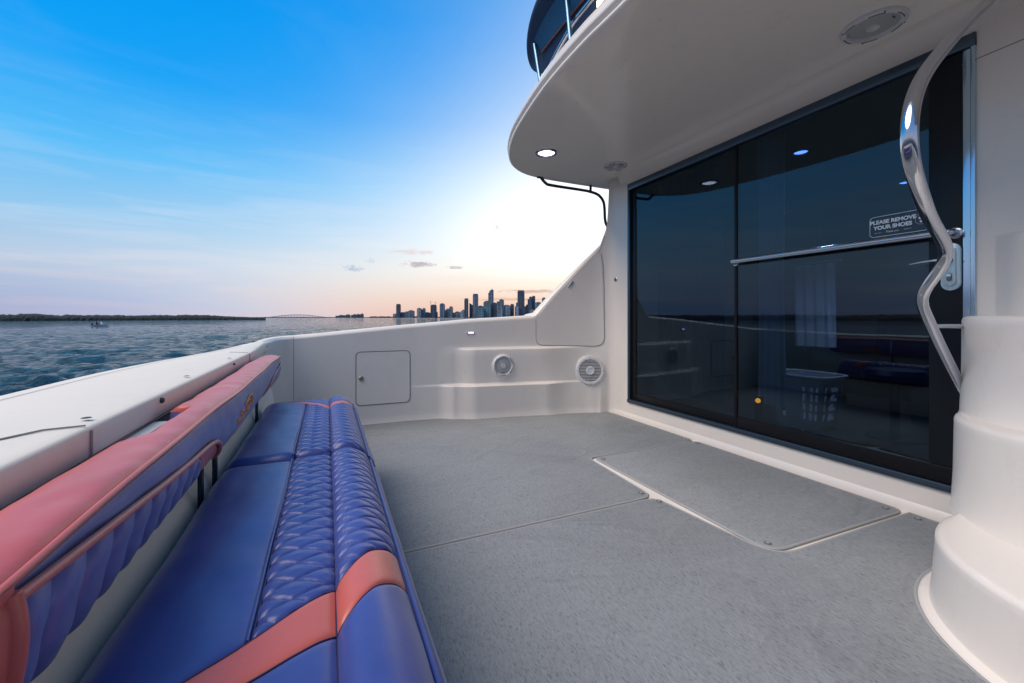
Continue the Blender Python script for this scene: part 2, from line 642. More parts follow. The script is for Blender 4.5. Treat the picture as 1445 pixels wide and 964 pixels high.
def rrect(w_, h_, r, n=6, c=(0, 0)):
    o = []
    for cx, cy, a0 in ((w_ / 2 - r, h_ / 2 - r, 0), (-w_ / 2 + r, h_ / 2 - r, 90), (-w_ / 2 + r, -h_ / 2 + r, 180), (w_ / 2 - r, -h_ / 2 + r, 270)):
        for k in range(n + 1):
            a = R(a0 + 90 * k / n)
            o.append((c[0] + cx + r * math.cos(a), c[1] + cy + r * math.sin(a)))
    return o


def roundpoly(pts, rad, n=6):
    """polygon with rounded corners; rad per point"""
    o = []
    N = len(pts)
    for i in range(N):
        p = Vector(pts[i])
        a = Vector(pts[i - 1]) - p
        b = Vector(pts[(i + 1) % N]) - p
        r = rad[i] if hasattr(rad, '__len__') else rad
        if r <= 0:
            o.append(tuple(p))
            continue
        r = min(r, a.length * .45, b.length * .45)
        pa = p + a.normalized() * r
        pb = p + b.normalized() * r
        for k in range(n + 1):
            t = k / n
            q = pa * (1 - t) ** 2 + p * 2 * t * (1 - t) + pb * t * t
            o.append((q.x, q.y))
    return o


def smooth01(x):
    x = np.clip(x, 0, 1)
    return x * x * (3 - 2 * x)


# ================================================================== SEA
def build_water():
    cx, cy, z0 = 0.0, 0.0, -1.3
    az = np.r_[np.linspace(R(-62), R(38), 1000), np.linspace(R(38), R(298), 220)[1:-1]]
    r = [2.2]
    while r[-1] < 700:
        r.append(r[-1] * 1.0125)
    r = np.array(r)
    far = np.array([900, 1300, 2000, 3500, 7000, 15000.])
    rr = np.r_[r, far]
    A, Rr = np.meshgrid(az, rr)
    X = cx + Rr * np.sin(A)
    Y = cy + Rr * np.cos(A)
    Z = np.zeros_like(X)
    for i in range(110):
        wl = 0.4 * (5.5 / 0.4) ** rng.random()
        th = R(200) + rng.normal() * .62
        k = 2 * math.pi / wl
        amp = .052 * wl / 6.283 * (0.5 + rng.random()) * min(1, (1.3 / wl) ** .8)
        ph = rng.random() * 6.28
        fade = np.clip((wl / (Rr * .0125 * 2.2)) - 1.0, 0, 1)
        p = k * (X * math.sin(th) + Y * math.cos(th)) + ph
        Z += amp * fade * (np.sin(p) + .35 * np.cos(2 * p))
    Z *= np.clip((700 - Rr) / 300, 0, 1)
    V = np.stack([X, Y, Z + z0], -1)
    nv, nu = X.shape
    idx = np.arange(nv * nu).reshape(nv, nu)
    a = idx[:-1, :]
    b = np.roll(idx, -1, 1)[:-1, :]
    c = np.roll(idx, -1, 1)[1:, :]
    d = idx[1:, :]
    F = np.stack([a, d, c, b], -1).reshape(-1, 4)
    me = bpy.data.meshes.new('water')
    me.vertices.add(nv * nu)
    me.vertices.foreach_set('co', V.reshape(-1))
    me.loops.add(F.size)
    me.loops.foreach_set('vertex_index', F.reshape(-1).astype(np.int32))
    me.polygons.add(len(F))
    me.polygons.foreach_set('loop_start', (np.arange(len(F)) * 4).astype(np.int32))
    me.update(calc_edges=True)
    me.validate()
    me.shade_smooth()
    me.materials.append(WATER)
    o = link('water', me)
    tag(o, kind='structure')


build_water()


def polar(az_deg, r):
    return (r * math.sin(R(az_deg)), r * math.cos(R(az_deg)))


def island():
    n = 900
    az = np.linspace(-150, -6.6, n)
    prof = [(0, -1.6), (2, .2), (5, 1.2), (10, 1.9), (20, 2.25), (34, 1.7), (50, -1.6)]
    P = []
    for a in az:
        row = []
        end = smooth01((-6.6 - a) / 7.0)
        h = (.72 + .2 * noise.noise((a * .12, 3, 0)) + .22 * noise.noise((a * .7, 1, 0)) + .14 * noise.noise((a * 2.9, 2, 0)) + .08 * noise.noise((a * 9, 5, 0)))
        h *= .35 + .65 * end
        if -26 < a < -19:
            h *= 1.10
        D = 350 + 90 * smooth01((a + 40) / 33)
        for q, (dr, z) in enumerate(prof):
            zz = z if z < 0 else (1.35 * z + .5 * noise.noise((a * 5, q * 1.7, 0))) * h * 1.25
            x, y = polar(a, D + dr + 1.5 * noise.noise((a * 6, q * 2.0, 7)))
            row.append((x, y, zz - (0 if z < 0 else .0)))
        P.append(row)
    o = grid('wooded_island', P, TREE, smooth=False)
    tag(o, 'long low dark wooded island along the left horizon across the water', 'island', kind='stuff')
    # far low shore beneath the city and the bridge
    P = []
    for a in np.linspace(-8, 75, 500):
        h = (3 if a < 5 else 8) + (2 if a < 5 else 7) * noise.noise((a * 1.3, 0, 0)) + (1 if a < 5 else 5) * noise.noise((a * 6, 0, 0))
        D = 3150
        P.append([(*polar(a, D), -3), (*polar(a, D + 5), max(3, h)), (*polar(a, D + 160), max(3, h)), (*polar(a, D + 200), -3)])
    o = grid('distant_shore', P, LAND, smooth=False)
    tag(o, kind='structure')


island()

# -------- city: lateral = metres right of the lens axis, at 3 km
FW = Vector((math.sin(HEAD), math.cos(HEAD), 0))
RT = Vector((math.cos(HEAD), -math.sin(HEAD), 0))
KM = 3000


def city(lat, dep):
    return FW * dep + RT * lat


def plane_at(lat, dep):
    p = city(lat, dep)
    return p.x, p.y


BW = 'towers of the skyline across the bay'
# x0, x1, top in photographed sub-pixels of the skyline strip, kept as metres: left, right, height, roof kind, material, extra depth, label
SK = [
    (540 + 80 / 5.558, 540 + 106 / 5.558, 350, 'flat', 3, 60, 'tiny low block hugging the left foot of the lone leftmost tower'),
    (559, 564.3, 272, 'cap', 2, 0, 'lone dark slim tower at the far left end of the skyline'),
    (564, 572.5, 338, 'flat', 0, 40, 'low slate block right of the lone leftmost tower'),
    (572, 583, 325, 'step', 0, 0, 'wide low block between the lone left tower and the paler twin towers'),
    (588.2, 594, 305, 'flat', 3, 0, 'left half of the pale mid-rise pair with flat roofs'),
    (594.2, 599.7, 308, 'step', 1, 30, 'right half of the pale mid-rise pair with flat roofs'),
    (595, 607.5, 338, 'flat', 2, 80, 'long low dark block at the foot of the tower under construction'),
    (607.5, 615, 277, 'crane', 2, 0, 'dark tower under construction with two thin cranes on its roof'),
    (615, 617, 335, 'flat', 3, 30, 'narrow low annex right of the tower under construction'),
    (620.4, 627, 266, 'round', 0, 0, 'rounded-top slate tower right of the tower with cranes'),
    (626.5, 634.5, 312, 'step', 3, 50, 'pale stepped mid-rise right of the rounded-top tower'),
    (634, 638.6, 290, 'round', 0, 0, 'slim rounded tower rising behind the pale stepped mid-rise'),
    (638, 649, 335, 'step', 3, 40, 'low pale row of blocks before the gap left of the tall slim tower'),
    (650, 655.5, 320, 'step', 3, 0, 'low pale block at the left foot of the tall slim dark tower'),
    (655.2, 660.5, 228, 'cap', 2, 0, 'tall slim dark tower with flat cap, first of the tall ones from the left'),
    (662.3, 667, 264, 'slant', 2, 40, 'slant-roofed dark tower between the two tall slim towers'),
    (667.2, 674.4, 192, 'cap', 0, 0, 'second tallest slim tower with bright right edge, left of the dome block'),
    (674, 682, 287, 'flat', 1, 90, 'mid-height slab behind the domed teal block'),
    (672.5, 682.5, 300, 'round', 1, -40, 'domed teal block in front between the slim tower and curved glass tower'),
    (682.2, 693, 247, 'round', 1, 0, 'broad teal glass tower with curved roof left of the tallest stepped tower'),
    (689, 696.3, 160, 'peak', 0, 60, 'tallest tower of the skyline with stepped peak and small mast'),
    (695, 701, 262, 'flat', 2, 20, 'dark slab at the right foot of the tallest stepped tower'),
    (701, 711, 238, 'step', 0, 0, 'broad stepped slate tower right of the tallest one'),
    (702, 709, 310, 'flat', 3, -50, 'pale low block in front of the broad stepped slate tower'),
    (710, 720, 278, 'round', 3, 10, 'pale grey-blue mid-rise right of the broad stepped tower'),
    (717.5, 725.4, 275, 'step', 2, 50, 'darker mid-rise overlapping the pale grey-blue mid-rise'),
    (726.3, 732.5, 290, 'flat', 3, -20, 'pale low block at the left foot of the broad tall slab'),
    (728.2, 731, 262, 'flat', 2, 20, 'thin dark shaft attached left of the broad tall slab'),
    (730.3, 740.2, 165, 'cap', 2, 0, 'broad tall dark slab tower, widest of the tall ones'),
    (739.7, 747, 280, 'step', 3, 30, 'pale mid-rise between the broad tall slab and the twin towers'),
    (744.7, 751, 217, 'step', 2, 0, 'left shorter one of the dark twin towers near the cabin wing'),
    (751, 755.4, 208, 'cap', 2, 20, 'right taller one of the dark twin towers with warm lit edge'),
    (748, 757, 318, 'flat', 3, -40, 'pale low block at the foot of the dark twin towers'),
    (756, 764, 258, 'flat', 1, 0, 'teal mid-rise partly hidden by the sloping cabin wing'),
    (765, 770, 220, 'round', 0, 30, 'rounded tower touching the sloping cabin wing at the right end'),
]
for (u0, u1, tp, kind, mi, extra, lab) in SK:
    dep = KM + extra
    k = dep / 586
    l0, l1 = (u0 - 722.5) * k, (u1 - 722.5) * k
    top = .9 + (448 - (380 + tp / 5.558)) * k
    wdt = (l1 - l0)
    dpt = max(26, min(wdt, 48))
    c = (l0 + l1) / 2
    name = 'skyline_tower' if top > 60 else 'skyline_block'
    cx, cy = plane_at(c, dep + dpt / 2)
    root = thing(name, (cx, cy, -1.3), lab, 'tower' if top > 60 else 'building', BW)
    Mz = Matrix.Translation((cx, cy, 0)) @ Matrix.Rotation(-HEAD, 4, 'Z')
    W2, D2 = wdt / 2, dpt / 2

    def shell(nm, pts, z0, z1, m_, bev=0.0):
        o_ = prism(nm, pts, z0, z1, m_, root, M=Mz, bev=bev, smooth=False)
        return o_
    fl = (-W2, W2, -D2, D2)
    rect = [(fl[0], fl[2]), (fl[1], fl[2]), (fl[1], fl[3]), (fl[0], fl[3])]
    sub = lambda a, b: [(fl[0] + (fl[1] - fl[0]) * a, fl[2] * .8), (fl[0] + (fl[1] - fl[0]) * b, fl[2] * .8), (fl[0] + (fl[1] - fl[0]) * b, fl[3] * .8), (fl[0] + (fl[1] - fl[0]) * a, fl[3] * .8)]
    H = top + 1.3
    mm = TW[mi]
    if kind == 'flat':
        shell('wall', rect, -1.5, top - 2, mm)
        shell('roof', sub(.2, .7), top - 2, top + 2, TW[0])
    elif kind == 'cap':
        shell('wall', rect, -1.5, top - 9, mm)
        shell('roof', sub(.06, .94), top - 9, top, TW[2])
    elif kind == 'step':
        shell('wall', rect, -1.5, top - H * .10, mm)
        shell('upper_wall', sub(.35, 1.0), top - H * .10, top, mm)
        shell('roof', sub(.5, .8), top, top + 4, TW[0])
    elif kind == 'slant':
        V = []
        for y in (-D2, D2):
            V += [(-W2, y, -1.5), (W2, y, -1.5), (W2, y, top - 16), (-W2, y, top)]
        V = [Mz @ Vector(v) for v in V]
        mesh('wall', V, [(0, 1, 2, 3), (7, 6, 5, 4), (0, 4, 5, 1), (1, 5, 6, 2), (2, 6, 7, 3), (3, 7, 4, 0)], mm, root, False)
    elif kind == 'round':
        arc = [(-W2, -1.5)] + [(-W2 * math.cos(R(t)), top - min(W2, H * .12) * (1 - math.sin(R(t)))) for t in range(0, 181, 15)] + [(W2, -1.5)]
        V = [Mz @ Vector((x, -D2, z)) for x, z in arc] + [Mz @ Vector((x, D2, z)) for x, z in arc]
        N = len(arc)
        F = [tuple(range(N)), tuple(range(2 * N - 1, N - 1, -1))] + [(i, i + N, (i + 1) % N + N, (i + 1) % N) for i in range(N)]
        mesh('wall', V, F, mm, root, False)
    elif kind == 'peak':
        shell('wall', rect, -1.5, top - 22, mm)
        shell('upper_wall', sub(.2, 1.0), top - 22, top - 6, mm)
        shell('crown', sub(.45, 1.0), top - 6, top, TW[2])
        tube('mast', [Mz @ Vector((W2 * .4, 0, top)), Mz @ Vector((W2 * .4, 0, top + 16))], 1.2, TW[2], root, n=6)
    elif kind == 'crane':
        shell('wall', rect, -1.5, top - 6, mm)
        shell('roof', sub(.15, .9), top - 6, top, TW[2])
        for sx, hh in ((-.9, 26), (.9, 20)):
            V, F = tube_vf([Mz @ Vector((W2 * sx, -D2 - 2, 0)), Mz @ Vector((W2 * sx, -D2 - 2, top + hh))], 1.1, 6)
            V2, F2 = tube_vf([Mz @ Vector((W2 * sx - 16, -D2 - 2, top + hh * .8)), Mz @ Vector((W2 * sx + 9, -D2 - 2, top + hh * .8))], .6, 6)
            nV = len(V)
            mesh('crane', V + V2, F + [tuple(i + nV for i in f) for f in F2], TW[2], root, False)

# distant block row left of the city
for (u0, u1, t, lab) in [(473.2, 483, 445.0, 'left half of the long low block between the bridge and the city'),
                         (483.2, 492.8, 444.2, 'right half of the long low block between the bridge and the city'),
                         (495.3, 501, 443.8, 'low building after the gap in the row left of the city'),
                         (501, 505.5, 443.5, 'middle low building of the row left of the city'),
                         (506.7, 511.4, 442.9, 'rightmost low building with a raised corner in the row left of the city')]:
    k = 3050 / 586
    l0, l1 = (u0 - 722.5) * k, (u1 - 722.5) * k
    top = .9 + (448 - t) * k
    cx, cy = plane_at((l0 + l1) / 2, 3065)
    root = thing('shore_building', (cx, cy, -1.3), lab, 'building', 'low buildings left of the city')
    Mz = Matrix.Translation((cx, cy, 0)) @ Matrix.Rotation(-HEAD, 4, 'Z')
    W2 = (l1 - l0) / 2
    prism('wall', [(-W2, -14), (W2, -14), (W2, 14), (-W2, 14)], -1.5, top - 3, TW[2], root, M=Mz, smooth=False)
    prism('roof', [(0, -8), (W2 * .8, -8), (W2 * .8, 8), (0, 8)], top - 3, top + 3, TW[0], root, M=Mz, smooth=False)

# arched causeway bridge
k = 3000 / 586
pts = []
for i in range(41):
    u = 378 + (462 - 378) * i / 40
    z = 3 + 19 * math.sin(math.pi * i / 40) ** 1.2
    p = city((u - 722.5) * k, 3000)
    pts.append(Vector((p.x, p.y, z)))
br = thing('causeway_bridge', (pts[20].x, pts[20].y, -1.3), 'long low arched bridge on many piers on the horizon left of the city', 'bridge')
V, F = [], []
for p in pts:
    for dn, dzz in ((-7, 0), (7, 0), (7, -2.6), (-7, -2.6)):
        q = p + FW * dn
        V.append((q.x, q.y, p.z + dzz))
for i in range(40):
    for j in range(4):
        F.append((i * 4 + j, i * 4 + (j + 1) % 4, i * 4 + 4 + (j + 1) % 4, i * 4 + 4 + j))
mesh('deck', V, F, TW[0], br, False)
pm = None
for i in range(4, 37):
    p = pts[i]
    o = mesh('pier', *tube_vf([(p.x, p.y, -2), (p.x, p.y, p.z - 2)], 1.7, 6), TW[0], br, False)

# channel posts and a small open boat
for (u, v, lab) in [(605, 452, 'farther thin channel post standing in the water before the city'),
                    (615, 455, 'nearer thin dark channel post standing in the water before the city')]:
    d = 2.2 * 586 / (v - 448)
    p = city((u - 722.5) / 586 * d, d)
    root = thing('channel_post', (p.x, p.y, -1.3), lab, 'post', 'channel posts')
    tube('pile', [(p.x, p.y, -2), (p.x, p.y, .9)], .17, LAND, root, n=8)
    box('day_board', (p.x, p.y, 1.1), (.9, .12, .8), LAND, root, bev=0)

bx_, by_ = city((142 - 722.5) / 586 * 105, 105)[:2]
bt = thing('small_boat', (bx_, by_, -1.3), 'tiny open boat with two seated people on the dark water at left', 'boat')
hull = []
for t in np.linspace(0, 1, 9):
    wd = .62 * math.sin(math.pi * min(1, .25 + t * .75)) ** .6 if t < 1 else .02
    x = -1.5 + 3.0 * t
    hull.append([(bx_ + x, by_ - wd, -.92 + .2 * t * t), (bx_ + x, by_ - wd * .6, -1.45), (bx_ + x, by_ + wd * .6, -1.45), (bx_ + x, by_ + wd, -.92 + .2 * t * t), (bx_ + x, by_ + wd * .8, -1.1), (bx_ + x, by_ - wd * .8, -1.1)])
grid('hull', hull, mat('boat_white', (.55, .6, .66), .4), bt, cv_=True, smooth=False)
box('outboard_engine', (bx_ - 1.6, by_, -.85), (.3, .35, .7), BLACK, bt, bev=.05)
box('seat', (bx_ - .3, by_, -1.0), (.3, .9, .1), BLACK, bt, bev=.01)


def tiny_person(px, py, pz, shirt, label, pants):
    root = thing('person', (px, py, pz), label, 'person')
    sk = [((0, 0, .0), .16), ((0, 0, .28), .15), ((0, 0, .50), .19), ((0, 0, .60), .08), ((0, 0, .68), .10), ((0, 0, .82), .105), ((0, 0, .90), .05)]
    V, F = tube_vf([(px + a[0], py + a[1], pz + a[2]) for a, _ in sk], [r for _, r in sk], 10)
    for s in (-1, 1):
        v2, f2 = tube_vf([(px + .05, py + s * .2, pz + .48), (px + .12, py + s * .26, pz + .22), (px + .36, py + s * .2, pz + .14)], [.055, .05, .035], 8)
        nV = len(V)
        V += v2
        F += [tuple(i + nV for i in f) for f in f2]
        v2, f2 = tube_vf([(px, py + s * .1, pz + .02), (px + .42, py + s * .12, pz + .05), (px + .45, py + s * .12, pz - .1)], [.09, .075, .05], 8)
        nV = len(V)
        V += v2
        F += [tuple(i + nV for i in f) for f in f2]
    mesh('body', V, F, shirt, root)
    mesh('head', *tube_vf([(px, py, pz + .66), (px, py, pz + .72), (px, py, pz + .80), (px, py, pz + .88)], [.06, .10, .105, .05], 10), pants, root)


tiny_person(bx_ - .75, by_, -.95, BLACK, 'person in dark clothes seated at the stern of the tiny boat', mat('skin_far', (.25, .14, .1), .6))
tiny_person(bx_ + .15, by_, -.95, mat('shirt_white', (.7, .7, .72), .7), 'person in white sitting amidships in the tiny boat', MATS['skin_far'])

# ================================================================== BOAT SHELL (inner wall curve, transom -> far side -> cabin)
plan = cr([(-.40, -.9), (-.40, 0), (-.40, 1.0), (-.40, 2.0), (-.40, 2.9), (-.39, 3.35), (-.34, 3.58), (-.23, 3.65), (-.05, 3.66), (.2, 3.655), (.66, 3.645), (.95, 3.615),
           (1.25, 3.58), (1.55, 3.535), (1.8, 3.485), (2.05, 3.425), (2.25, 3.355), (2.36, 3.30), (2.425, 3.245), (2.452, 3.19), (2.46, 3.10), (2.46, 2.99)], 10)
d_ = np.r_[0, np.cumsum(np.linalg.norm(np.diff(plan, axis=0), axis=1))]


def s_of_x(x):          # arc length along the far side where X = x
    m_ = (plan[:, 1] > 3.2)
    i0 = np.argmax(m_)
    xs = plan[i0:, 0]
    j = np.argmax(xs >= x)
    a, b = i0 + j - 1, i0 + j
    t = (x - plan[a, 0]) / (plan[b, 0] - plan[a, 0] + 1e-9)
    return d_[a] + t * (d_[b] - d_[a])


def planpt(s):
    p = np.array([np.interp(s, d_, plan[:, 0]), np.interp(s, d_, plan[:, 1])])
    q = np.array([np.interp(s + .004, d_, plan[:, 0]), np.interp(s + .004, d_, plan[:, 1])])
    q0 = np.array([np.interp(s - .004, d_, plan[:, 0]), np.interp(s - .004, d_, plan[:, 1])])
    t = (q - q0) / (np.linalg.norm(q - q0) + 1e-9)
    return p, np.array([t[1], -t[0]])      # inward normal (right of travel)


S_SEAM = s_of_x(-.235)
S_END = d_[-1]
sx_ = [s_of_x(v) for v in (.88, 1.04, 2.0, 2.40)]


def step_off(s, z):
    """moulded steps of the far wall: inward offset"""
    k1 = smooth01((s - sx_[0]) / (sx_[1] - sx_[0])) * (1 - .35 * smooth01((s - sx_[2]) / (sx_[3] - sx_[2])))
    k2 = smooth01((s - s_of_x(1.03)) / .2) * (1 - smooth01((s - s_of_x(1.8)) / .55))
    k1 *= 1 - smooth01((s - s_of_x(1.85)) / .32)
    sl = .075 * smooth01((s - s_of_x(1.75)) / .45) * (1 - smooth01((s - s_of_x(2.385)) / .10)) * np.clip((.62 - z) / .62, 0, 1)
    up = smooth01((.632 - z) / .022)
    lo = smooth01((.310 - z) / .020)
    base = .035 * smooth01((s - s_of_x(.5)) / .6) * (1 - smooth01((s - s_of_x(2.3)) / .1)) * lo
    o = .055 * k2 * up + .010 * k1 * smooth01((.66 - z) / .1) + .05 * k1 * lo * (.3 + .7 * k1) + base * .35
    return o + sl + .012 * smooth01((.05 - z) / .05)


top_s = [0, 3.9, 4.2, s_of_x(-.2), s_of_x(.55), s_of_x(1.2), s_of_x(1.76), s_of_x(1.80), s_of_x(1.95), s_of_x(2.17), s_of_x(2.385), s_of_x(2.425), s_of_x(2.435), s_of_x(2.444), S_END]
top_z = [.69, .69, .711, .735, .805, .862, .896, .915, 1.09, 1.33, 1.575, 1.73, 1.82, 2.2, 2.2]


def topz(s):
    return float(np.interp(s, top_s, top_z))


def wallpt(s, z, off=0.0):
    p, n_ = planpt(s)
    o = step_off(s, z) + off
    q = p + n_ * o
    return (q[0], q[1], z)


def wall_grid(name, s0, s1, ns, smooth=True):
    ss = np.linspace(s0, s1, ns)
    zl = np.r_[np.linspace(0, .27, 10), np.linspace(.28, .34, 13), np.linspace(.36, .59, 8), np.linspace(.6, .66, 13)]
    P = []
    for s in ss:
        zt = topz(s)
        zz = np.r_[zl, np.linspace(.67, zt, 14)] if zt > .68 else np.linspace(0, zt, len(zl) + 14)
        row = [wallpt(s, z) for z in zz]
        # rolled top edge
        p, n_ = planpt(s)
        q = p + n_ * step_off(s, zt)
        for a in (30, 60, 90):
            row.append((q[0] - n_[0] * .018 * math.sin(R(a)) * 1.0 - 0, q[1] - n_[1] * .018 * math.sin(R(a)), zt + .018 * (math.sin(R(a)))))
        P.append(row)
    o = grid(name, P, GEL, None, smooth=smooth)
    tag(o, kind='structure')
    return o


wall_grid('transom_wall', 0, S_SEAM - .0015, 90)
wall_grid('side_wall', S_SEAM + .0015, S_END, 420)

# vertical joint between transom and side wall
tube('wall_joint', [wallpt(S_SEAM, z, .000) for z in np.linspace(.0, .735, 12)], .0022, SEAML, n=6)
tag(bpy.data.objects['wall_joint'], kind='structure')


OXC = cr([(-.73, -.9), (-.73, .3), (-.73, 1.3), (-.715, 2.0), (-.62, 2.69), (-.54, 3.06), (-.475, 3.42), (-.36, 3.70), (-.04, 3.81), (.5, 3.83), (1.2, 3.80), (1.8, 3.69), (2.1, 3.60), (2.4, 3.46), (2.56, 3.34)], 10)
sk_in = [0, 1.2, 2.2, 2.9, 3.55, 3.85, s_of_x(-.385), s_of_x(-.30), s_of_x(-.05), s_of_x(.5), s_of_x(1.2), s_of_x(1.8), s_of_x(2.1), s_of_x(2.38), S_END]
sk_in[6] = 4.15
dO = np.linspace(0, len(OXC) - 1, len(OXC))
keyO = np.arange(0, len(OXC), 10)


def outpt(s):
    kk = np.interp(s, sk_in, keyO[:len(sk_in)])
    return np.array([np.interp(kk, dO, OXC[:, 0]), np.interp(kk, dO, OXC[:, 1])])


def rim_grid(name, s0, s1, ns, m, side):
    P = []
    for s in np.linspace(s0, s1, ns):
        zt = topz(s) + .018
        p, n_ = planpt(s)
        inn = p - n_ * (.018 - step_off(s, topz(s)))
        o_ = outpt(s)
        if s > s_of_x(1.8):
            o_ = inn - n_ * max(.05, .14 - (s - s_of_x(1.8)) * .12)
        row = []
        for f in np.linspace(0, 1, 10):
            q = inn * (1 - f) + o_ * f
            crown = .006 * math.sin(math.pi * f)
            row.append((q[0], q[1], zt + crown))
        dd = (o_ - inn)
        dd = dd / (np.linalg.norm(dd) + 1e-9)
        for a in (30, 60, 90):
            q = o_ + dd * .02 * math.sin(R(a))
            row.append((q[0], q[1], zt - .02 * (1 - math.cos(R(a)))))
        q = o_ + dd * .02
        row.append((q[0], q[1], zt - .10))
        q = o_ + dd * .035
        row.append((q[0], q[1], zt - .12))
        row.append((q[0], q[1], zt - .16))
        q = o_ + dd * .01
        row.append((q[0], q[1], zt - .18))
        q = o_ - dd * .05
        row.append((q[0], q[1], -1.6))
        P.append(row)
    o = grid(name, P, m, auto=55)
    tag(o, kind='structure')
    return o


# coaming board of the transom: its own inner lip over the seat back
zc = .708
P = []
for y in np.linspace(-.9, 3.29, 140):
    xi = -.38 if y < 3.2 else -.38 + .0 * y
    s = np.interp(y, [-.9, 2.0, 3.42], [0, 2.9, 4.32])
    s = y + .9
    o_ = outpt(s)
    zz = zc + .020 * smooth01((y - 2.6) / .8)
    row = [(xi - .025, y, zz - .058), (xi - .002, y, zz - .056), (xi, y, zz - .052), (xi, y, zz - .006), (xi - .003, y, zz - .002), (xi - .008, y, zz)]
    for f in np.linspace(.06, 1, 9):
        row.append((xi * (1 - f) + o_[0] * f, y, zz + .008 * math.sin(math.pi * f)))
    for a in (30, 60, 90):
        row.append((o_[0] - .02 * math.sin(R(a)), y, zz - .02 * (1 - math.cos(R(a)))))
    row += [(o_[0] - .02, y, zz - .10), (o_[0] - .034, y, zz - .115), (o_[0] - .034, y, zz - .16), (o_[0] - .01, y, zz - .175), (o_[0] + .04, y, -1.6)]
    P.append(row)
P.append([(min(q[0], -.43), q[1] + .001, q[2] - .004) for q in P[-1]])
o = grid('transom_coaming', P, COAM, auto=40)
tag(o, kind='structure')
rim_grid('gunwale', 4.17, s_of_x(2.43), 260, COAM, 1)

# fine joints and screws on the coaming
cm = thing('coaming_trim', (-.38, 1.2, .70), 'thin grey joints running along and across the cream transom coaming', 'trim')


def strip(name, a, b, w_, m, parent, lift=.0):
    """flat strip lying on the coaming between two points"""
    a, b = Vector(a), Vector(b)
    t = (b - a).normalized()
    sd_ = Vector((-t.y, t.x, 0)) * w_ / 2
    return mesh(name, [a + sd_, a - sd_, b - sd_, b + sd_], [(0, 1, 2, 3)], m, parent, False)


prev = None
V, F = [], []
for i, y in enumerate(np.linspace(-.5, 3.0, 60)):
    o_ = outpt(y + .9)
    x = o_[0] + .055
    f = (x + .38) / (o_[0] + .38)
    z = zc + .020 * smooth01((y - 2.6) / .8) + .008 * math.sin(math.pi * f) + .0012
    V += [(x - .0018, y, z), (x + .0018, y, z)]
    if i:
        F.append((2 * i - 2, 2 * i - 1, 2 * i + 1, 2 * i))
mesh('joint', V, F, SEAML, cm, False)
tube('joint', [(-.3785, .97, .702), (-.3785, .97, .656)], .0022, SEAML, cm, n=6)
tube('joint', [(-.386, .97, .7105), (-.43, .945, .7135), (-.50, .80, .7165), (-.58, .72, .7175)], .0016, SEAML, cm, n=6)
tube('joint', [(-.3785, 2.62, .705), (-.3785, 2.62, .658)], .0018, SEAML, cm, n=6)
tube('joint', [(-.386, 2.62, .7105), (-.47, 2.62, .7165)], .0012, SEAML, cm, n=6)
lt = thing('lip_end_block', (-.386, 3.31, .69), 'small white end block closing the far end of the coaming lip', 'end block')
box('block', (-.389, 3.315, .692), (.024, .07, .07), COAM, lt, bev=.008)
lathe('screw_head', [(.006, 0), (.005, .003), (.0001, .004)], facing((-.377, 3.31, .70), (1, 0, 0)), SEAM, lt, n=12)
for (x, y, lab) in [(-.405, 1.02, 'nearest dark screw recess on the coaming top'), (-.405, 1.62, 'dark screw recess midway along the coaming top'), (-.405, 2.25, 'farthest dark screw recess on the coaming top')]:
    Mx = facing((x, y, .7145), (0, 0, 1))
    rt = thing('deck_screw', (x, y, .712), lab, 'screw', 'screws on the coaming top')
    lathe('screw_head', [(.0001, .0015), (.006, .0012), (.008, 0)], Mx, SEAM, rt, n=14)
for (y, lab, rr) in [(1.31, 'large dark bolt on the coaming lip above the notch of the seat back', .0072), (2.2, 'small dark bolt on the coaming lip near the far end', .005)]:
    rt = thing('lip_bolt', (-.379, y, .69), lab, 'bolt', 'bolts on the coaming lip')
    lathe('bolt_head', [(rr, -.002), (rr, .004), (rr * .7, .007), (.0001, .0075)], facing((-.38, y, .692), (1, 0, 0)), SEAM, rt, n=16)

# deck sole
o = mesh('deck', [(-.45, -1.0, 0), (2.6, -1.0, 0), (2.6, 3.8, 0), (-.45, 3.8, 0), (-.45, -1, -.03), (2.6, -1, -.03), (2.6, 3.8, -.03), (-.45, 3.8, -.03)],
         [(0, 1, 2, 3), (7, 6, 5, 4), (0, 4, 5, 1), (1, 5, 6, 2), (2, 6, 7, 3), (3, 7, 4, 0)], GEL, None, False)
tag(o, kind='structure')

# near side wall (behind the camera) closes the cockpit
V = []
o = box('near_side_wall', (.9, -.98, .40), (2.9, .12, .84), GEL, bev=.02)
tag(o, kind='structure')

# ------------------------------------------------------------------ cabin bulkhead with the doorway left open
BX = 2.46
DY0, DY1, DZ0, DZ1 = .787, 2.965, .145, 2.085
ys = [-1.2, DY0, DY1, 2.99]
zs = [0, DZ0, DZ1, 2.22]
V, F = [], []
for x in (BX, BX + .07):
    for y in ys:
        for z in zs:
            V.append((x, y, z))


def vi(a, i, j):
    return a * 16 + i * 4 + j


for i in range(3):
    for j in range(3):
        if i == 1 and j == 1:
            continue
        F.append((vi(0, i, j), vi(0, i, j + 1), vi(0, i + 1, j + 1), vi(0, i + 1, j)))
        F.append((vi(1, i, j), vi(1, i + 1, j), vi(1, i + 1, j + 1), vi(1, i, j + 1)))
F += [(vi(0, 1, 1), vi(0, 2, 1), vi(1, 2, 1), vi(1, 1, 1)), (vi(0, 1, 2), vi(1, 1, 2), vi(1, 2, 2), vi(0, 2, 2)),
      (vi(0, 1, 1), vi(1, 1, 1), vi(1, 1, 2), vi(0, 1, 2)), (vi(0, 2, 1), vi(0, 2, 2), vi(1, 2, 2), vi(1, 2, 1))]
o = mesh('cabin_bulkhead', V, F, GEL, None, False)
tag(o, kind='structure')
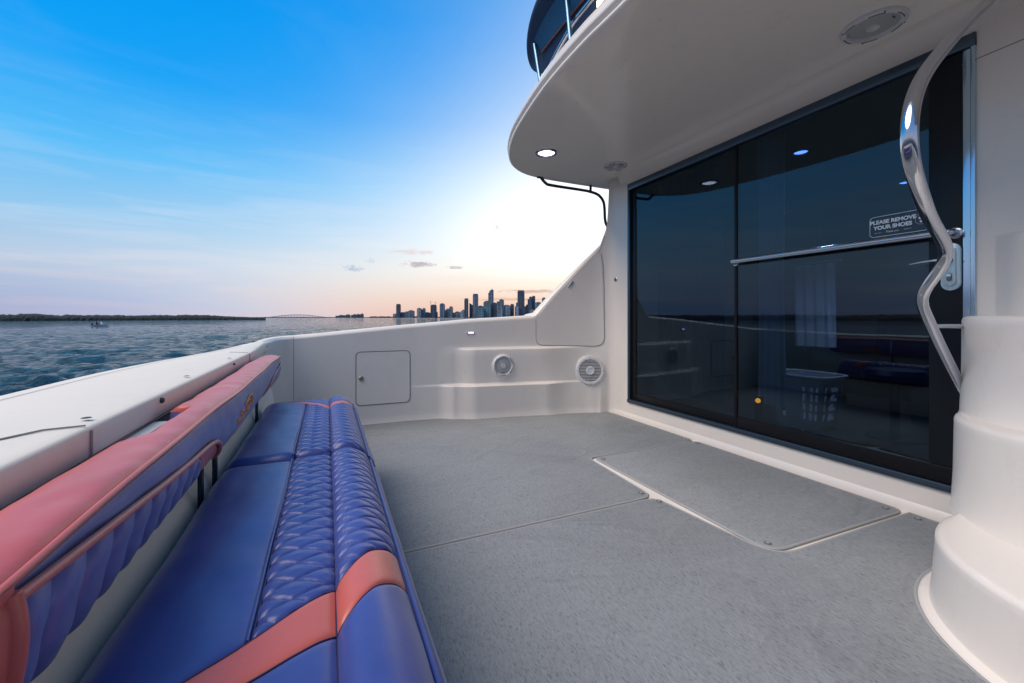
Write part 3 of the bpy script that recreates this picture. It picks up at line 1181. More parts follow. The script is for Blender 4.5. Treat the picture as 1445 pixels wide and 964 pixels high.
# rounded foot of the bulkhead
P = []
for y in np.linspace(.70, 3.17, 30):
    P.append([(BX - .014 * math.cos(R(a)) ** 2 - .0005, y, .0005 + .05 * math.sin(R(a))) for a in range(0, 91, 10)])
o = grid('bulkhead_foot', P, GEL)
tag(o, kind='structure')
tube('bulkhead_joint', [(BX - .0005, .83, 1.97), (BX - .0005, -.2, 2.0)], .0022, SEAML, n=6)
tag(bpy.data.objects['bulkhead_joint'], kind='structure')
# cabin side outside, so the pillar has a body behind it
o = mesh('cabin_side', [(2.50, 3.27, 0), (2.62, 3.40, -1.4), (6.2, 3.75, -1.4), (6.2, 3.6, 2.2), (2.50, 3.25, 2.2)], [(0, 1, 2, 3, 4)], GEL, None, False)
tag(o, kind='structure')

# ------------------------------------------------------------------ overhang (flybridge deck)
oc = cr([(1.19, -1.2), (1.165, -.3), (1.15, .6), (1.135, 1.35), (1.12, 1.70), (1.135, 2.10), (1.20, 2.58), (1.27, 2.87), (1.37, 3.12), (1.49, 3.29), (1.66, 3.405), (1.90, 3.45), (2.2, 3.46), (2.6, 3.46), (3.2, 3.46)], 10)
ocn = []
for i in range(len(oc)):
    t = oc[min(i + 1, len(oc) - 1)] - oc[max(i - 1, 0)]
    t /= np.linalg.norm(t)
    ocn.append((t[1], -t[0]))
ocn = np.array(ocn)      # inward


def ocurve(ins, z):
    return [(oc[i, 0] + ocn[i, 0] * ins, oc[i, 1] + ocn[i, 1] * ins, z) for i in range(len(oc))]


prof = [(.05, 2.335), (.02, 2.33), (.008, 2.318), (.004, 2.275), (-.012, 2.268), (-.016, 2.255), (-.012, 2.242), (.002, 2.236), (.004, 2.226), (-.006, 2.220), (-.006, 2.208), (.006, 2.2), (.02, 2.197), (.06, 2.1955), (.15, 2.197), (.28, 2.203)]
P = [ocurve(a, z) for a, z in prof]
o = grid('overhang_edge', P, GELC, auto=60)
tag(o, kind='structure')
inn = ocurve(.28, 2.203)
ring = [(p[0], p[1]) for p in inn] + [(3.2, -1.2)]
V = [(p[0], p[1], 2.203) for p in ring]
bm = bmesh.new()
f = bm.faces.new([bm.verts.new(v) for v in V])
bmesh.ops.triangulate(bm, faces=[f])
bmesh.ops.recalc_face_normals(bm, faces=bm.faces[:])
me = bpy.data.meshes.new('ceiling')
bm.to_mesh(me)
bm.free()
me.materials.append(GELC)
tag(link('ceiling', me), kind='structure')
top = ocurve(.05, 2.335)
bm = bmesh.new()
f = bm.faces.new([bm.verts.new(v) for v in top + [(3.2, -1.2, 2.335)]])
me = bpy.data.meshes.new('flybridge_deck')
bm.to_mesh(me)
bm.free()
me.materials.append(GELC)
tag(link('flybridge_deck', me), kind='structure')
# cove between the ceiling and the bulkhead above the door
P = []
for y in np.linspace(-1.1, 3.08, 40):
    P.append([(BX - .0005 - .075 * (1 - math.sin(R(a))), y, 2.2025 - .085 * (1 - math.cos(R(a)))) for a in range(0, 91, 10)])
o = grid('ceiling_cove', P, GEL)
tag(o, kind='structure')

# ================================================================== FLYBRIDGE THINGS
fb = thing('flybridge_coaming', (1.3, 1.2, 2.335), 'low beige moulded toe rail along the edge of the upper deck', 'coaming')
P = []
for i in range(8, 72):
    q = oc[i]
    n_ = ocn[i]
    P.append([(q[0] + n_[0] * a, q[1] + n_[1] * a, z) for a, z in ((.055, 2.33), (.06, 2.37), (.075, 2.385), (.11, 2.39), (.13, 2.42), (.16, 2.425), (.2, 2.33))])
grid('toe_rail', P, GEL, fb, auto=50)
# navy padded bolster leaning outwards behind the rail
nb = thing('navy_bolster', (1.2, 1.2, 2.36), 'dark navy padded bolster curving along the upper deck behind the steel rail', 'bolster')
P = []
yy = np.r_[np.linspace(-.9, 1.85, 30), 1.85 + .57 * np.sin(np.linspace(0, math.pi / 2, 14))[1:]]
for j, y in enumerate(yy):
    e = max(0, (y - 1.85) / .57)
    sc_ = max(0, 1 - e ** 2.3) ** .6
    secp = [(1.36, 2.38), (1.285, 2.37), (1.25, 2.43), (1.20, 2.53), (1.13, 2.62), (1.07, 2.685), (1.08, 2.715), (1.12, 2.72), (1.2, 2.66), (1.32, 2.50)]
    cxx, czz = 1.215, 2.53
    P.append([(cxx + (x - cxx) * max(sc_, .02), y, czz + (z - czz) * max(sc_, .02)) for x, z in cr(secp + [secp[0]], 4)[:-1]])
grid('pad', P, CANV, nb, cv_=True)
BLUEC = mat('blue_canvas', (.012, .10, .24), .5, bump=(250, .3, .001))
P = []
for y in np.linspace(-.9, 2.25, 40):
    e = max(0, (y - 1.85) / .57)
    s_ = max(0, 1 - e ** 2.3) ** .6 + .015
    P.append([(1.215 + (x - 1.215) * s_, y, 2.53 + (z - 2.53) * s_) for x, z in ((1.195, 2.52), (1.17, 2.557), (1.142, 2.592), (1.125, 2.61))])
grid('side_panel', P, BLUEC, nb)
tube('piping', [q[0] for q in P], .0035, mat('rust_piping', (.25, .07, .04), .5), nb, n=6)

rail = thing('flybridge_rail', (1.2, 1.5, 2.33), 'steel guard rail with slanting stanchions along the upper deck edge', 'rail')
path = [(1.20, -.9, 2.47), (1.19, .8, 2.465), (1.185, 1.74, 2.455), (1.19, 1.92, 2.44), (1.195, 2.10, 2.385), (1.2, 2.2, 2.33), (1.21, 2.24, 2.30)]
tube('rail_tube', cr(path, 8), .0125, STEEL, rail)
path = [(1.21, -.9, 2.40), (1.20, .8, 2.395), (1.195, 1.7, 2.385), (1.20, 1.95, 2.355), (1.21, 2.08, 2.315)]
tube('rail_tube', cr(path, 8), .008, NAVYM, rail)
for a, b in [((1.16, 2.175, 2.265), (1.165, 2.27, 2.575)), ((1.145, 1.82, 2.285), (1.16, 1.90, 2.66)), ((1.15, 1.0, 2.285), (1.16, 1.07, 2.66))]:
    tube('stanchion', [a, b], .0115, mat('blue_reflecting_steel', (.14, .26, .38), .3, metal=.8), rail)
lp = thing('deck_lamp', (1.225, 1.655, 2.37), 'lit warm white box lamp on the upper deck behind the rail', 'lamp')
box('housing', (1.225, 1.655, 2.385), (.05, .075, .03), GEL, lp, bev=.008)
box('lamp_lens', (1.222, 1.655, 2.425), (.04, .060, .055), LAMPY, lp, bev=.010)

# handrail under the overhang on the far pillar
hr = thing('pillar_handrail', (2.40, 3.33, 2.0), 'thin dark bent handrail from the overhang down to the far cabin pillar', 'handrail')
pth = [(1.79, 3.40, 2.215), (1.86, 3.40, 2.15), (1.93, 3.40, 2.137), (2.25, 3.40, 2.135), (2.36, 3.40, 2.13), (2.44, 3.385, 2.105), (2.485, 3.37, 2.05), (2.495, 3.36, 1.98), (2.495, 3.35, 1.86), (2.51, 3.34, 1.80), (2.55, 3.33, 1.75)]
tube('rail_tube', cr(pth, 6), .0135, NAVYM, hr)
tube('post', [(2.36, 3.40, 2.13), (2.36, 3.40, 2.205)], .012, NAVYM, hr)
lathe('flange', [(.0001, .012), (.02, .010), (.026, 0)], facing((1.79, 3.40, 2.2), (0, 0, -1)), NAVYM, hr, n=20)

# ceiling fittings
dl = thing('ceiling_light', (1.586, 2.888, 2.2), 'lit round downlight in the corner of the overhang ceiling', 'ceiling light')
Mx = facing((1.586, 2.888, 2.203), (0, 0, -1), (0, 1, 0))
lathe('bezel', [(.088, -.004), (.090, .004), (.084, .011), (.070, .012), (.064, .006), (.062, .002)], Mx, CHR, dl)
lathe('lamp_lens', [(.066, .001), (.055, .006), (.0001, .009)], Mx, LAMPW, dl)


def speaker(root, Mx, r, style):
    lathe('rim', [(r, -.006), (r * 1.0, .004), (r * .97, .012), (r * .90, .016), (r * .80, .014), (r * .77, .007), (r * .76, .0)], Mx, SPK, root, n=56)
    ri = r * .77
    if style == 'mesh':
        lathe('grille', [(ri, .0015), (ri * .7, .008), (ri * .35, .011), (.0001, .012)], Mx, SPKG, root, n=48)
        lathe('hub', [(r * .21, .010), (r * .20, .016), (r * .14, .017), (r * .11, .014), (.0001, .0145)], Mx, SPK, root, n=28)
        for k in range(6):
            a0 = 60 * k + 12
            pts_ = [Mx @ Vector((r * .87 * math.cos(R(a0 + t)), r * .87 * math.sin(R(a0 + t)), .0160)) for t in range(0, 34, 4)]
            tube('rim_slot', pts_, .0022, SPKD, root, n=6)
    else:
        lathe('cone', [(ri, .0005), (ri * .5, .001), (.0001, .001)], Mx, SPKD, root, n=48)
        n_ = 15
        for k in range(n_):
            y = -ri + 2 * ri * (k + .5) / n_
            hw = math.sqrt(max(0, ri * ri - y * y)) - .002
            if hw < .01:
                continue
            a = Mx @ Vector((-hw, y, .008))
            b = Mx @ Vector((hw, y, .008))
            tube('slat', [a, b], .0036, SPK, root, n=6)
        lathe('hub', [(r * .30, .004), (r * .30, .016), (r * .26, .019), (r * .20, .018), (r * .19, .012), (r * .12, .013), (.0001, .013)], Mx, SPK, root, n=32)
    for k in range(4):
        a = R(90 * k + (45 if style == 'mesh' else 0))
        rr = r * .93
        lathe('screw', [(.004, .010), (.0035, .0165), (.0001, .017)], Mx @ Matrix.Translation((rr * math.cos(a), rr * math.sin(a), 0)), SPKD, root, n=8)
    box('badge', Mx @ Vector((0, -ri * .82, .013)), (.018, .004, .006), SPKD, root, bev=.001, rot=Mx.to_3x3().to_4x4())


def side_mx(x, z, off=.002):
    s = s_of_x(x)
    p = wallpt(s, z, off)
    a = Vector(wallpt(s + .05, z)) - Vector(wallpt(s - .05, z))
    b = Vector(wallpt(s, z + .05)) - Vector(wallpt(s, z - .05))
    n_ = a.cross(b).normalized()
    if n_.y > 0:
        n_ = -n_
    return facing(p, n_)


for (x, z, r, sty, lab) in [(1.475, .462, .098, 'mesh', 'smaller round white speaker with mesh grille on the moulded step wall'),
                            (2.30, .395, .135, 'bars', 'larger round white speaker with slatted grille next to the cabin corner')]:
    Mx = side_mx(x, z, .006 if sty == 'mesh' else .016)
    rt = thing('wall_speaker', Mx.translation, lab, 'speaker', 'speakers in the far wall')
    # shallow pod the speaker sits on
    lathe('pod', [(r * 1.12, -.06), (r * 1.10, -.004), (r * 1.04, .001), (r * .9, .0015), (r * .88, -.05)], Mx, GEL, rt, n=56)
    speaker(rt, Mx, r, sty)
for (x, y, r, lab) in [(2.26, 2.888, .098, 'small round speaker flush in the ceiling by the far cabin corner'),
                       (2.225, 1.035, .118, 'large round speaker flush in the ceiling near the top right')]:
    Mx = facing((x, y, 2.2035), (0, 0, -1), (0, 1, 0))
    rt = thing('ceiling_speaker', Mx.translation, lab, 'speaker', 'speakers in the ceiling')
    speaker(rt, Mx, r, 'mesh')

# ------------------------------------------------------------------ far wall fittings


def wall_panel(name, outline, parent, thick=.004, m=GEL, back=-.004):
    """flush panel following the wall: outline in (x, z), filled by strips in x"""
    xs = [p[0] for p in outline]
    x0, x1 = min(xs), max(xs)
    P = []
    for x in np.linspace(x0 + 1e-4, x1 - 1e-4, 48):
        zz = []
        N = len(outline)
        for i in range(N):
            a, b = outline[i], outline[(i + 1) % N]
            if (a[0] - x) * (b[0] - x) <= 0 and a[0] != b[0]:
                zz.append(a[1] + (b[1] - a[1]) * (x - a[0]) / (b[0] - a[0]))
        lo, hi = min(zz), max(zz)
        s = s_of_x(x)
        row = [wallpt(s, lo, back)] + [wallpt(s, lo + (hi - lo) * f, thick) for f in np.linspace(0, 1, 22)] + [wallpt(s, hi, back)]
        P.append(row)
    P = [[(p[0], p[1], p[2]) for p in P[0]]] + P
    s = s_of_x(x0)
    return grid(name, P, m, parent, auto=40)


def wall_line(name, outline, parent, r, m, off=.001, closed=True):
    pts_ = [wallpt(s_of_x(min(x, 2.455)), z, off) for x, z in outline]
    return tube(name, pts_, r, m, parent, n=6, closed=closed)


def dens(pts_, step=.02, closed=True):
    o_ = []
    N = len(pts_)
    for i in range(N if closed else N - 1):
        a, b = Vector(pts_[i]), Vector(pts_[(i + 1) % N])
        n_ = max(1, int((b - a).length / step))
        for k in range(n_):
            o_.append(tuple(a.lerp(b, k / n_)))
    if not closed:
        o_.append(tuple(pts_[-1]))
    return o_


lk = thing('locker_door', (.44, 3.64, .175), 'square flush white locker door with round latch in the far wall', 'locker door')
ol = rrect(.432, .437, .035, 6, (.44, .391))
wall_panel('door_panel', ol, lk, .0025, back=-.002)
wall_line('gap', dens(rrect(.440, .445, .038, 6, (.44, .391))), lk, .0026, SEAM, .0008)
Mx = side_mx(.262, .392)
lathe('latch', [(.021, -.002), (.021, .006), (.018, .009), (.011, .009), (.010, .004), (.0001, .004)], Mx, mat('aged_brass', (.36, .32, .24), .35, metal=.8), lk, n=28)
box('keyhole', Mx @ Vector((0, 0, .006)), (.003, .012, .006), BLACK, lk, bev=0, rot=Mx.to_3x3().to_4x4())

wp = thing('wing_hatch', (2.1, 3.4, .64), 'large flush triangular hatch panel in the sloping cabin wing', 'hatch')
tri = [(1.805, .70), (1.815, .665), (1.84, .645), (1.88, .64), (2.33, .628), (2.375, .632), (2.408, .66), (2.415, .70), (2.413, 1.15), (2.405, 1.40), (2.39, 1.50), (2.37, 1.525), (2.33, 1.49), (2.17, 1.305), (1.95, 1.065), (1.83, .925), (1.805, .88)]
wall_panel('hatch_panel', tri, wp, .006, back=-.002)
gap = dens([(1.802, .88), (1.802, .70), (1.812, .662), (1.84, .641), (1.88, .636), (2.33, .624), (2.377, .628), (2.412, .656), (2.419, .70), (2.417, 1.15), (2.409, 1.40), (2.395, 1.51)], closed=False)
wall_line('gap', gap, wp, .0024, SEAML, .0008, closed=False)
for i, (x, z) in enumerate([(2.13, 1.215)]):
    Mx = side_mx(x, z)
    b_ = box('latch', Mx @ Vector((0, 0, .008)), (.075, .018, .012), CHR, wp, bev=.003, rot=Mx.to_3x3().to_4x4() @ Matrix.Rotation(R(50), 4, 'Z'))
    box('latch_slot', Mx @ Vector((0, 0, .0145)), (.05, .006, .004), BLACK, wp, bev=0, rot=Mx.to_3x3().to_4x4() @ Matrix.Rotation(R(50), 4, 'Z'))
# double trim line that follows the sloping edge of the wing
wt = thing('wing_edge_trim', (2.1, 3.4, 1.2), 'thin bright trim following the slanting edge of the cabin wing', 'trim')
tr_ = [(x, topz(s_of_x(x)) - .028) for x in np.linspace(1.80, 2.42, 40)]
wall_line('trim_line', tr_, wt, .002, SEAML, .001, closed=False)

bt_ = thing('round_button', (2.457, 3.13, 1.25), 'small dark round button on the white pillar left of the sliding door', 'button')
Mx = facing((2.458, 3.135, 1.252), (-1, 0, 0))
lathe('bezel', [(.021, -.003), (.021, .005), (.017, .008), (.015, .006)], Mx, CHR, bt_, n=28)
lathe('cap', [(.0165, .002), (.0155, .008), (.0001, .009)], Mx, SEAM, bt_, n=24)

cl = thing('courtesy_light', (1.187, 3.6, .765), 'tiny violet lit courtesy light near the top of the far wall', 'courtesy light')
Mx = side_mx(1.187, .762)
box('housing', Mx @ Vector((0, 0, .003)), (.075, .022, .008), CHR, cl, bev=.003, rot=Mx.to_3x3().to_4x4())
box('lamp_lens', Mx @ Vector((.006, 0, .007)), (.048, .012, .005), LAMPP, cl, bev=.002, rot=Mx.to_3x3().to_4x4())

# ================================================================== CARPETS
flc, flr = (1.95, .20), .538
arc = [(flc[0] + flr * math.cos(R(a)), flc[1] + flr * math.sin(R(a))) for a in range(235, 89, -5)]
nearp = [(-.36, -.9), (arc[0][0], -.9)] + arc + [(2.425, .79), (2.432, .992)]
nearp = nearp + [(1.66, 1.007), (1.63, 1.009), (1.595, 1.018), (1.566, 1.037), (1.543, 1.064), (1.530, 1.10), (1.524, 1.14), (1.492, 1.50), (1.485, 1.56), (1.46, 1.582), (1.40, 1.588), (-.36, 1.592)]
hatchp = roundpoly([(1.545, 1.04), (2.432, 1.015), (2.432, 2.185), (1.555, 2.19)], [.09, .05, .03, .03], 10)
base = []
for s in np.linspace(s_of_x(-.3), s_of_x(2.44), 90):
    p = wallpt(s, .01, .004)
    if p[0] < 2.43:
        base.append((p[0], p[1]))
farp = [(-.36, 1.612), (1.40, 1.608), (1.455, 1.612), (1.482, 1.64), (1.49, 1.70), (1.515, 2.17), (1.53, 2.20), (1.56, 2.212), (2.36, 2.205), (2.41, 2.215), (2.432, 2.25), (2.432, 3.10)] + base[::-1] + [(-.36, 3.45)]


def carpet(poly, label, tk=.009):
    cx = sum(p[0] for p in poly) / len(poly)
    cy = sum(p[1] for p in poly) / len(poly)
    r_ = thing('deck_carpet', (cx, cy, 0), label, 'carpet', 'grey deck carpets')
    prism('pile', poly, .001, tk, CARPET, r_, bev=.003)
    d = dens(poly, .03)
    tube('binding', [(x, y, tk * .55) for x, y in d], .0062, BIND, r_, n=8, closed=True)


carpet(nearp, 'nearest and largest grey carpet piece, in the foreground before the seams')
carpet(hatchp, 'grey carpet piece on the rectangular deck hatch below the sliding door')
carpet(farp, 'far grey carpet piece reaching the curved step wall, slightly rumpled')
# snap fasteners of the carpet corners
for (x, y, lab) in [(2.395, 2.235, 'carpet snap beside the pale foot of the door, far side of the seam'), (2.40, 2.15, 'carpet snap at the far right corner of the hatch carpet'),
                    (1.59, 2.155, 'carpet snap at the far left corner of the hatch carpet'), (1.455, 1.655, 'carpet snap at the right corner of the far carpet'),
                    (1.47, 1.545, 'carpet snap on the near carpet just below the far carpet corner'), (1.59, 1.085, 'carpet snap at the nearest corner of the hatch carpet'),
                    (2.385, 1.06, 'carpet snap at the near right corner of the hatch carpet'), (2.385, .945, 'carpet snap near the stair foot beside the door sill')]:
    rt = thing('carpet_snap', (x, y, .009), lab, 'snap', 'snap fasteners holding the carpets')
    M_ = facing((x, y, .009), (0, 0, 1))
    lathe('ring', [(.0135, 0), (.0125, .003), (.009, .004), (.0075, .002)], M_, SPKD, rt, n=18)
    lathe('stud', [(.0075, .001), (.0065, .0045), (.0001, .0055)], M_, SEAML, rt, n=14)

# ================================================================== STAIRCASE
st_ = thing('moulded_staircase', (2.2, .3, 0), 'white moulded staircase of rounded tiers at the right edge beside the door', 'staircase')


def tier(c, r, z0, z1, name, flare=.018, a0=258):
    prof = [(r + flare + .004, z0), (r + flare, z0 + .012), (r + flare * .55, z0 + (z1 - z0) * .4), (r + .004, z1 - .035), (r + .004, z1 - .016), (r + .001, z1 - .007), (r - .006, z1 - .001), (r - .016, z1 + .001), (r - .03, z1), (r - .09, z1 - .002), (r * .5, z1 - .002), (0.02, z1 - .002)]
    P = []
    for rr, z in prof:
        row = []
        for t in np.linspace(0, 1, 8)[:-1]:
            row.append((BX - .001 + (c[0] - BX) * t if c[0] < BX else c[0] * 1.0, c[1] + rr, z))
        for a in np.linspace(90, a0, 60):
            row.append((c[0] + rr * math.cos(R(a)), c[1] + rr * math.sin(R(a)), z))
        P.append(row)
    P = [[(min(x, BX - .001), y, z) for x, y, z in row] for row in P]
    return grid(name, P, GEL, st_, auto=60)


# flared foot flange
P = []
for rr, z in [(flr - .004, .001), (flr - .006, .010), (flr - .016, .017), (flr - .03, .020), (flr - .045, .03), (flr - .06, .04)]:
    P.append([(flc[0] + rr * math.cos(R(a)), flc[1] + rr * math.sin(R(a)), z) for a in np.linspace(80, 258, 60)])
grid('foot_flange', P, GEL, st_)
tier((1.95, .20), .49, .0, .222, 'step')
tier((2.25, .35), .405, .205, .545, 'step', .012)
tier((2.351, .4216), .350, .53, .905, 'step', .010)
tier((2.62, .41), .355, .89, 1.225, 'step', .006)

# curved steel grab rail in front of the door
gr_ = thing('curved_grab_rail', (2.1, .71, .66), 'thick polished steel grab rail bent in an S in front of the sliding door', 'grab rail')
gp = [(2.02, .56, 2.20), (1.93, .553, 2.03), (1.839, .548, 1.877), (1.66, .545, 1.745), (1.49, .54, 1.61), (1.334, .522, 1.488), (1.233, .501, 1.388), (1.196, .493, 1.305), (1.222, .50, 1.262), (1.266, .508, 1.231), (1.36, .53, 1.198), (1.455, .555, 1.168), (1.60, .588, 1.142),
      (1.70, .609, 1.120), (1.765, .625, 1.098), (1.800, .64, 1.075), (1.815, .66, 1.045), (1.812, .690, 1.018), (1.808, .712, .995), (1.822, .721, .968), (1.934, .747, .920), (2.05, .749, .796), (2.189, .753, .665), (2.317, .773, .571), (2.39, .785, .517), (2.44, .795, .497), (2.462, .80, .492)]
gpp = resample(cr(gp, 8), 240)
for _ in range(60):
    gpp[1:-1] = gpp[1:-1] * .5 + (gpp[2:] + gpp[:-2]) * .25
tube('rail_tube', gpp, .0165, STEEL, gr_, n=28)
tube('bracket', [(1.985, .745, .868), (2.08, .752, .868), (2.20, .735, .866)], .0085, STEEL, gr_, n=12)

# ================================================================== SLIDING DOOR
sd_ = thing('sliding_door', (2.46, 1.9, DZ0), 'dark tinted sliding glass door of two panes filling the cabin bulkhead', 'door')
fx = BX + .012
fw = .045


def fbar(name, y0, y1, z0, z1, x0, x1, m, bev=.003):
    return box(name, ((x0 + x1) / 2, (y0 + y1) / 2, (z0 + z1) / 2), (x1 - x0, y1 - y0, z1 - z0), m, sd_, bev=bev)


fbar('frame_head', DY0, DY1, DZ1 - .055, DZ1, BX - .012, BX + .06, FRAME)
fbar('frame_sill', DY0, DY1, DZ0, DZ0 + .030, BX - .016, BX + .075, FRAME)
fbar('frame_jamb', DY1 - .028, DY1, DZ0 + .032, DZ1 - .057, BX - .010, BX + .06, FRAME)
fbar('frame_jamb', DY0, DY0 + .014, DZ0 + .032, DZ1 - .057, BX - .014, BX + .05, FRAMEL, .002)
fbar('frame_jamb', DY0 + .017, DY0 + .040, DZ0 + .032, DZ1 - .057, BX - .004, BX + .055, FRAMEL, .002)
YM = 1.905
# fixed pane (far) and sliding leaf (near)
fbar('pane_border', DY1 - .085, DY1 - .030, DZ0 + .033, DZ1 - .058, BX + .012, BX + .040, BLACK)
fbar('pane_border', YM - .01, DY1 - .087, DZ0 + .033, DZ0 + .090, BX + .012, BX + .040, BLACK)
fbar('pane', YM - .012, DY1 - .087, DZ0 + .092, DZ1 - .06, BX + .018, BX + .026, GLASS, 0)
fbar('leaf_stile', YM - .016, YM + .004, DZ0 + .033, DZ1 - .058, BX + .000, BX + .012, BLACK, .002)
fbar('leaf_rail', DY0 + .043, YM - .018, DZ0 + .033, DZ0 + .105, BX + .000, BX + .030, BLACK)
fbar('leaf_stile', DY0 + .043, DY0 + .150, DZ0 + .107, DZ1 - .060, BX + .000, BX + .030, mat('dark_stile', (.006, .009, .013), .3, spec=.25), .003)
fbar('pane', DY0 + .152, YM - .018, DZ0 + .107, DZ1 - .06, BX + .006, BX + .014, GLASS, 0)
# horizontal bar handle
tube('bar_handle', cr([(BX + .004, 1.895, 1.262), (BX - .03, 1.892, 1.262), (BX - .048, 1.875, 1.262), (BX - .05, 1.84, 1.262), (BX - .05, 1.4, 1.262), (BX - .05, .90, 1.262), (BX - .046, .866, 1.262), (BX - .028, .853, 1.262), (BX + .002, .85, 1.262)], 5), .0155, STEEL, sd_, n=18)
for y in (1.895, .85):
    lathe('handle_flange', [(.024, 0), (.024, .004), (.018, .007), (.015, .007)], facing((BX + .002, y, 1.262), (-1, 0, 0)), STEEL, sd_, n=24)
# lock plate, cylinder and lever
LM = facing((BX - .001, .862, 1.118), (-1, 0, 0))
LOCKM = mat('lock_metal', (.42, .56, .62), .3, metal=.25)
prism('lock_plate', rrect(.064, .205, .032, 8), 0, .012, LOCKM, sd_, bev=.004, M=LM)
prism('lock_escutcheon', rrect(.038, .165, .019, 8), .012, .020, LOCKM, sd_, bev=.003, M=LM)
lathe('lever_rose', [(.012, .019), (.012, .030), (.009, .032)], LM @ Matrix.Translation((0, .028, 0)), SPKD, sd_, n=20)
tube('lever', cr([LM @ Vector((0, .028, .022)), LM @ Vector((0, .028, .052)), LM @ Vector((-.02, .028, .060)), LM @ Vector((-.07, .026, .060)), LM @ Vector((-.12, .020, .058))], 6),
     [.0090] * 8 + [.0088] * 8 + [.0075] * 4 + [.0065, .0055, .004, .003, .0015], CHR, sd_, n=12, flat=.7)
prism('key_cylinder', rrect(.016, .034, .008, 6, (0, -.045)), .02, .026, SPKD, sd_, bev=.001, M=LM)
lathe('key_slot', [(.008, .026), (.0075, .029), (.0001, .0295)], LM @ Matrix.Translation((0, -.038, 0)), CHR, sd_, n=16)

# sticker on the glass
SIGN = mat('sticker_print', (.88, .90, .92), .5)
stk = thing('door_sticker', (BX + .004, 1.05, 1.34), 'white outlined sticker reading PLEASE REMOVE YOUR SHOES on the door glass', 'sticker')
SM = facing((BX + .0045, 1.048, 1.343), (-1, 0, 0))


def outline_ring(name, pts_, wd, m, parent, M_, z=.0008):
    N = len(pts_)
    V, F = [], []
    for i in range(N):
        a, b, c = Vector(pts_[i - 1]), Vector(pts_[i]), Vector(pts_[(i + 1) % N])
        t = (c - a).normalized()
        n_ = Vector((-t.y, t.x)) * wd / 2
        for sgn in (1, -1):
            for zz in (0, z):
                V.append(M_ @ Vector((b.x + n_.x * sgn, b.y + n_.y * sgn, zz)))
    for i in range(N):
        j = (i + 1) % N
        F += [(4 * i + 1, 4 * i + 3, 4 * j + 3, 4 * j + 1), (4 * i, 4 * i + 1, 4 * j + 1, 4 * j), (4 * i + 2, 4 * j + 2, 4 * j + 3, 4 * i + 3)]
    return mesh(name, V, F, m, parent, False)


outline_ring('border', rrect(.222, .098, .016, 6), .0022, SIGN, stk, SM)


def text(name, body, size, x, y, m, parent, M_, bold=.0, align='CENTER'):
    cu = bpy.data.curves.new(name, 'FONT')
    cu.body = body
    cu.size = size
    cu.align_x = align
    cu.extrude = .0004
    cu.offset = bold
    o_ = bpy.data.objects.new(name, cu)
    C.objects.link(o_)
    dg = bpy.context.evaluated_depsgraph_get()
    me_ = bpy.data.meshes.new_from_object(o_.evaluated_get(dg))
    bpy.data.objects.remove(o_)
    me_.transform(M_ @ Matrix.Translation((x, y, .0006)))
    me_.materials.clear()
    me_.materials.append(m)
    q = link(name, me_)
    q.parent = parent
    q.location = -world_loc(parent)
    return q


text('lettering', 'PLEASE REMOVE', .0245, -.022, .013, SIGN, stk, SM, .0011)
text('lettering', 'YOUR SHOES', .0245, -.022, -.014, SIGN, stk, SM, .0011)
text('lettering', 'Thank you', .012, -.022, -.034, SIGN, stk, SM, 0)
text('lettering', '~•~•~', .012, -.078, -.034, SIGN, stk, SM, 0)
text('lettering', '~•~•~', .012, .036, -.034, SIGN, stk, SM, 0)
outline_ring('emblem_ring', [(.084 + .021 * math.cos(R(a)), .004 + .023 * math.sin(R(a))) for a in range(0, 360, 12)], .0028, mat('sticker_pink', (.45, .25, .33), .5), stk, SM)
prism('emblem_foot', [(.084 + .010 * math.cos(R(a)), .010 + .007 * math.sin(R(a))) for a in range(0, 360, 20)], 0, .0008, SIGN, stk, M=SM)
prism('emblem_foot', [(.084 + .006 * math.cos(R(a)), -.006 + .005 * math.sin(R(a))) for a in range(0, 360, 20)], 0, .0008, SIGN, stk, M=SM)

# ================================================================== CABIN INTERIOR
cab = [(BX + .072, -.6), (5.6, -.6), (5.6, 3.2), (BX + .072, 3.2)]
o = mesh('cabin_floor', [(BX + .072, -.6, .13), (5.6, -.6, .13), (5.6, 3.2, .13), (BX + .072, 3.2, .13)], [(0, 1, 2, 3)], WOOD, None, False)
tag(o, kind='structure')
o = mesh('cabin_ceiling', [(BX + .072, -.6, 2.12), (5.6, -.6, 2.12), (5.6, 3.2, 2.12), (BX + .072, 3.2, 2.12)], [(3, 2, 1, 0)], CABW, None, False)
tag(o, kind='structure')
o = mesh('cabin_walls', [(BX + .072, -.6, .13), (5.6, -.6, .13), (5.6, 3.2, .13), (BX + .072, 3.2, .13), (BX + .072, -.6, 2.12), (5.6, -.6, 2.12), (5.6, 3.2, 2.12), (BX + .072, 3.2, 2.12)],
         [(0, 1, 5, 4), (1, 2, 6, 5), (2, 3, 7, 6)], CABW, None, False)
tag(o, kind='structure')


def curtain(x, y0, y1, z0, z1, label, folds, amp, taper=0, m=None):
    rt = thing('curtain', (x, (y0 + y1) / 2, z0), label, 'curtain')
    P = []
    for z in np.linspace(z1, z0, 26):
        f = (z1 - z) / (z1 - z0)
        row = []
        for t in np.linspace(0, 1, folds * 10):
            y = y0 + (y1 - y0) * t
            ym = (y0 + y1) / 2
            y = ym + (y - ym) * (1 - taper * math.sin(f * 3.0))
            xx = x + amp * math.sin(t * folds * 2 * math.pi + f * 1.2) * (.6 + .4 * f)
            row.append((xx, y, z))
        P.append(row)
    grid('cloth', P, m or CURT, rt)
    tube('curtain_track', [(x, y0 - .05, z1 + .01), (x, y1 + .05, z1 + .01)], .01, SPKD, rt, n=8)


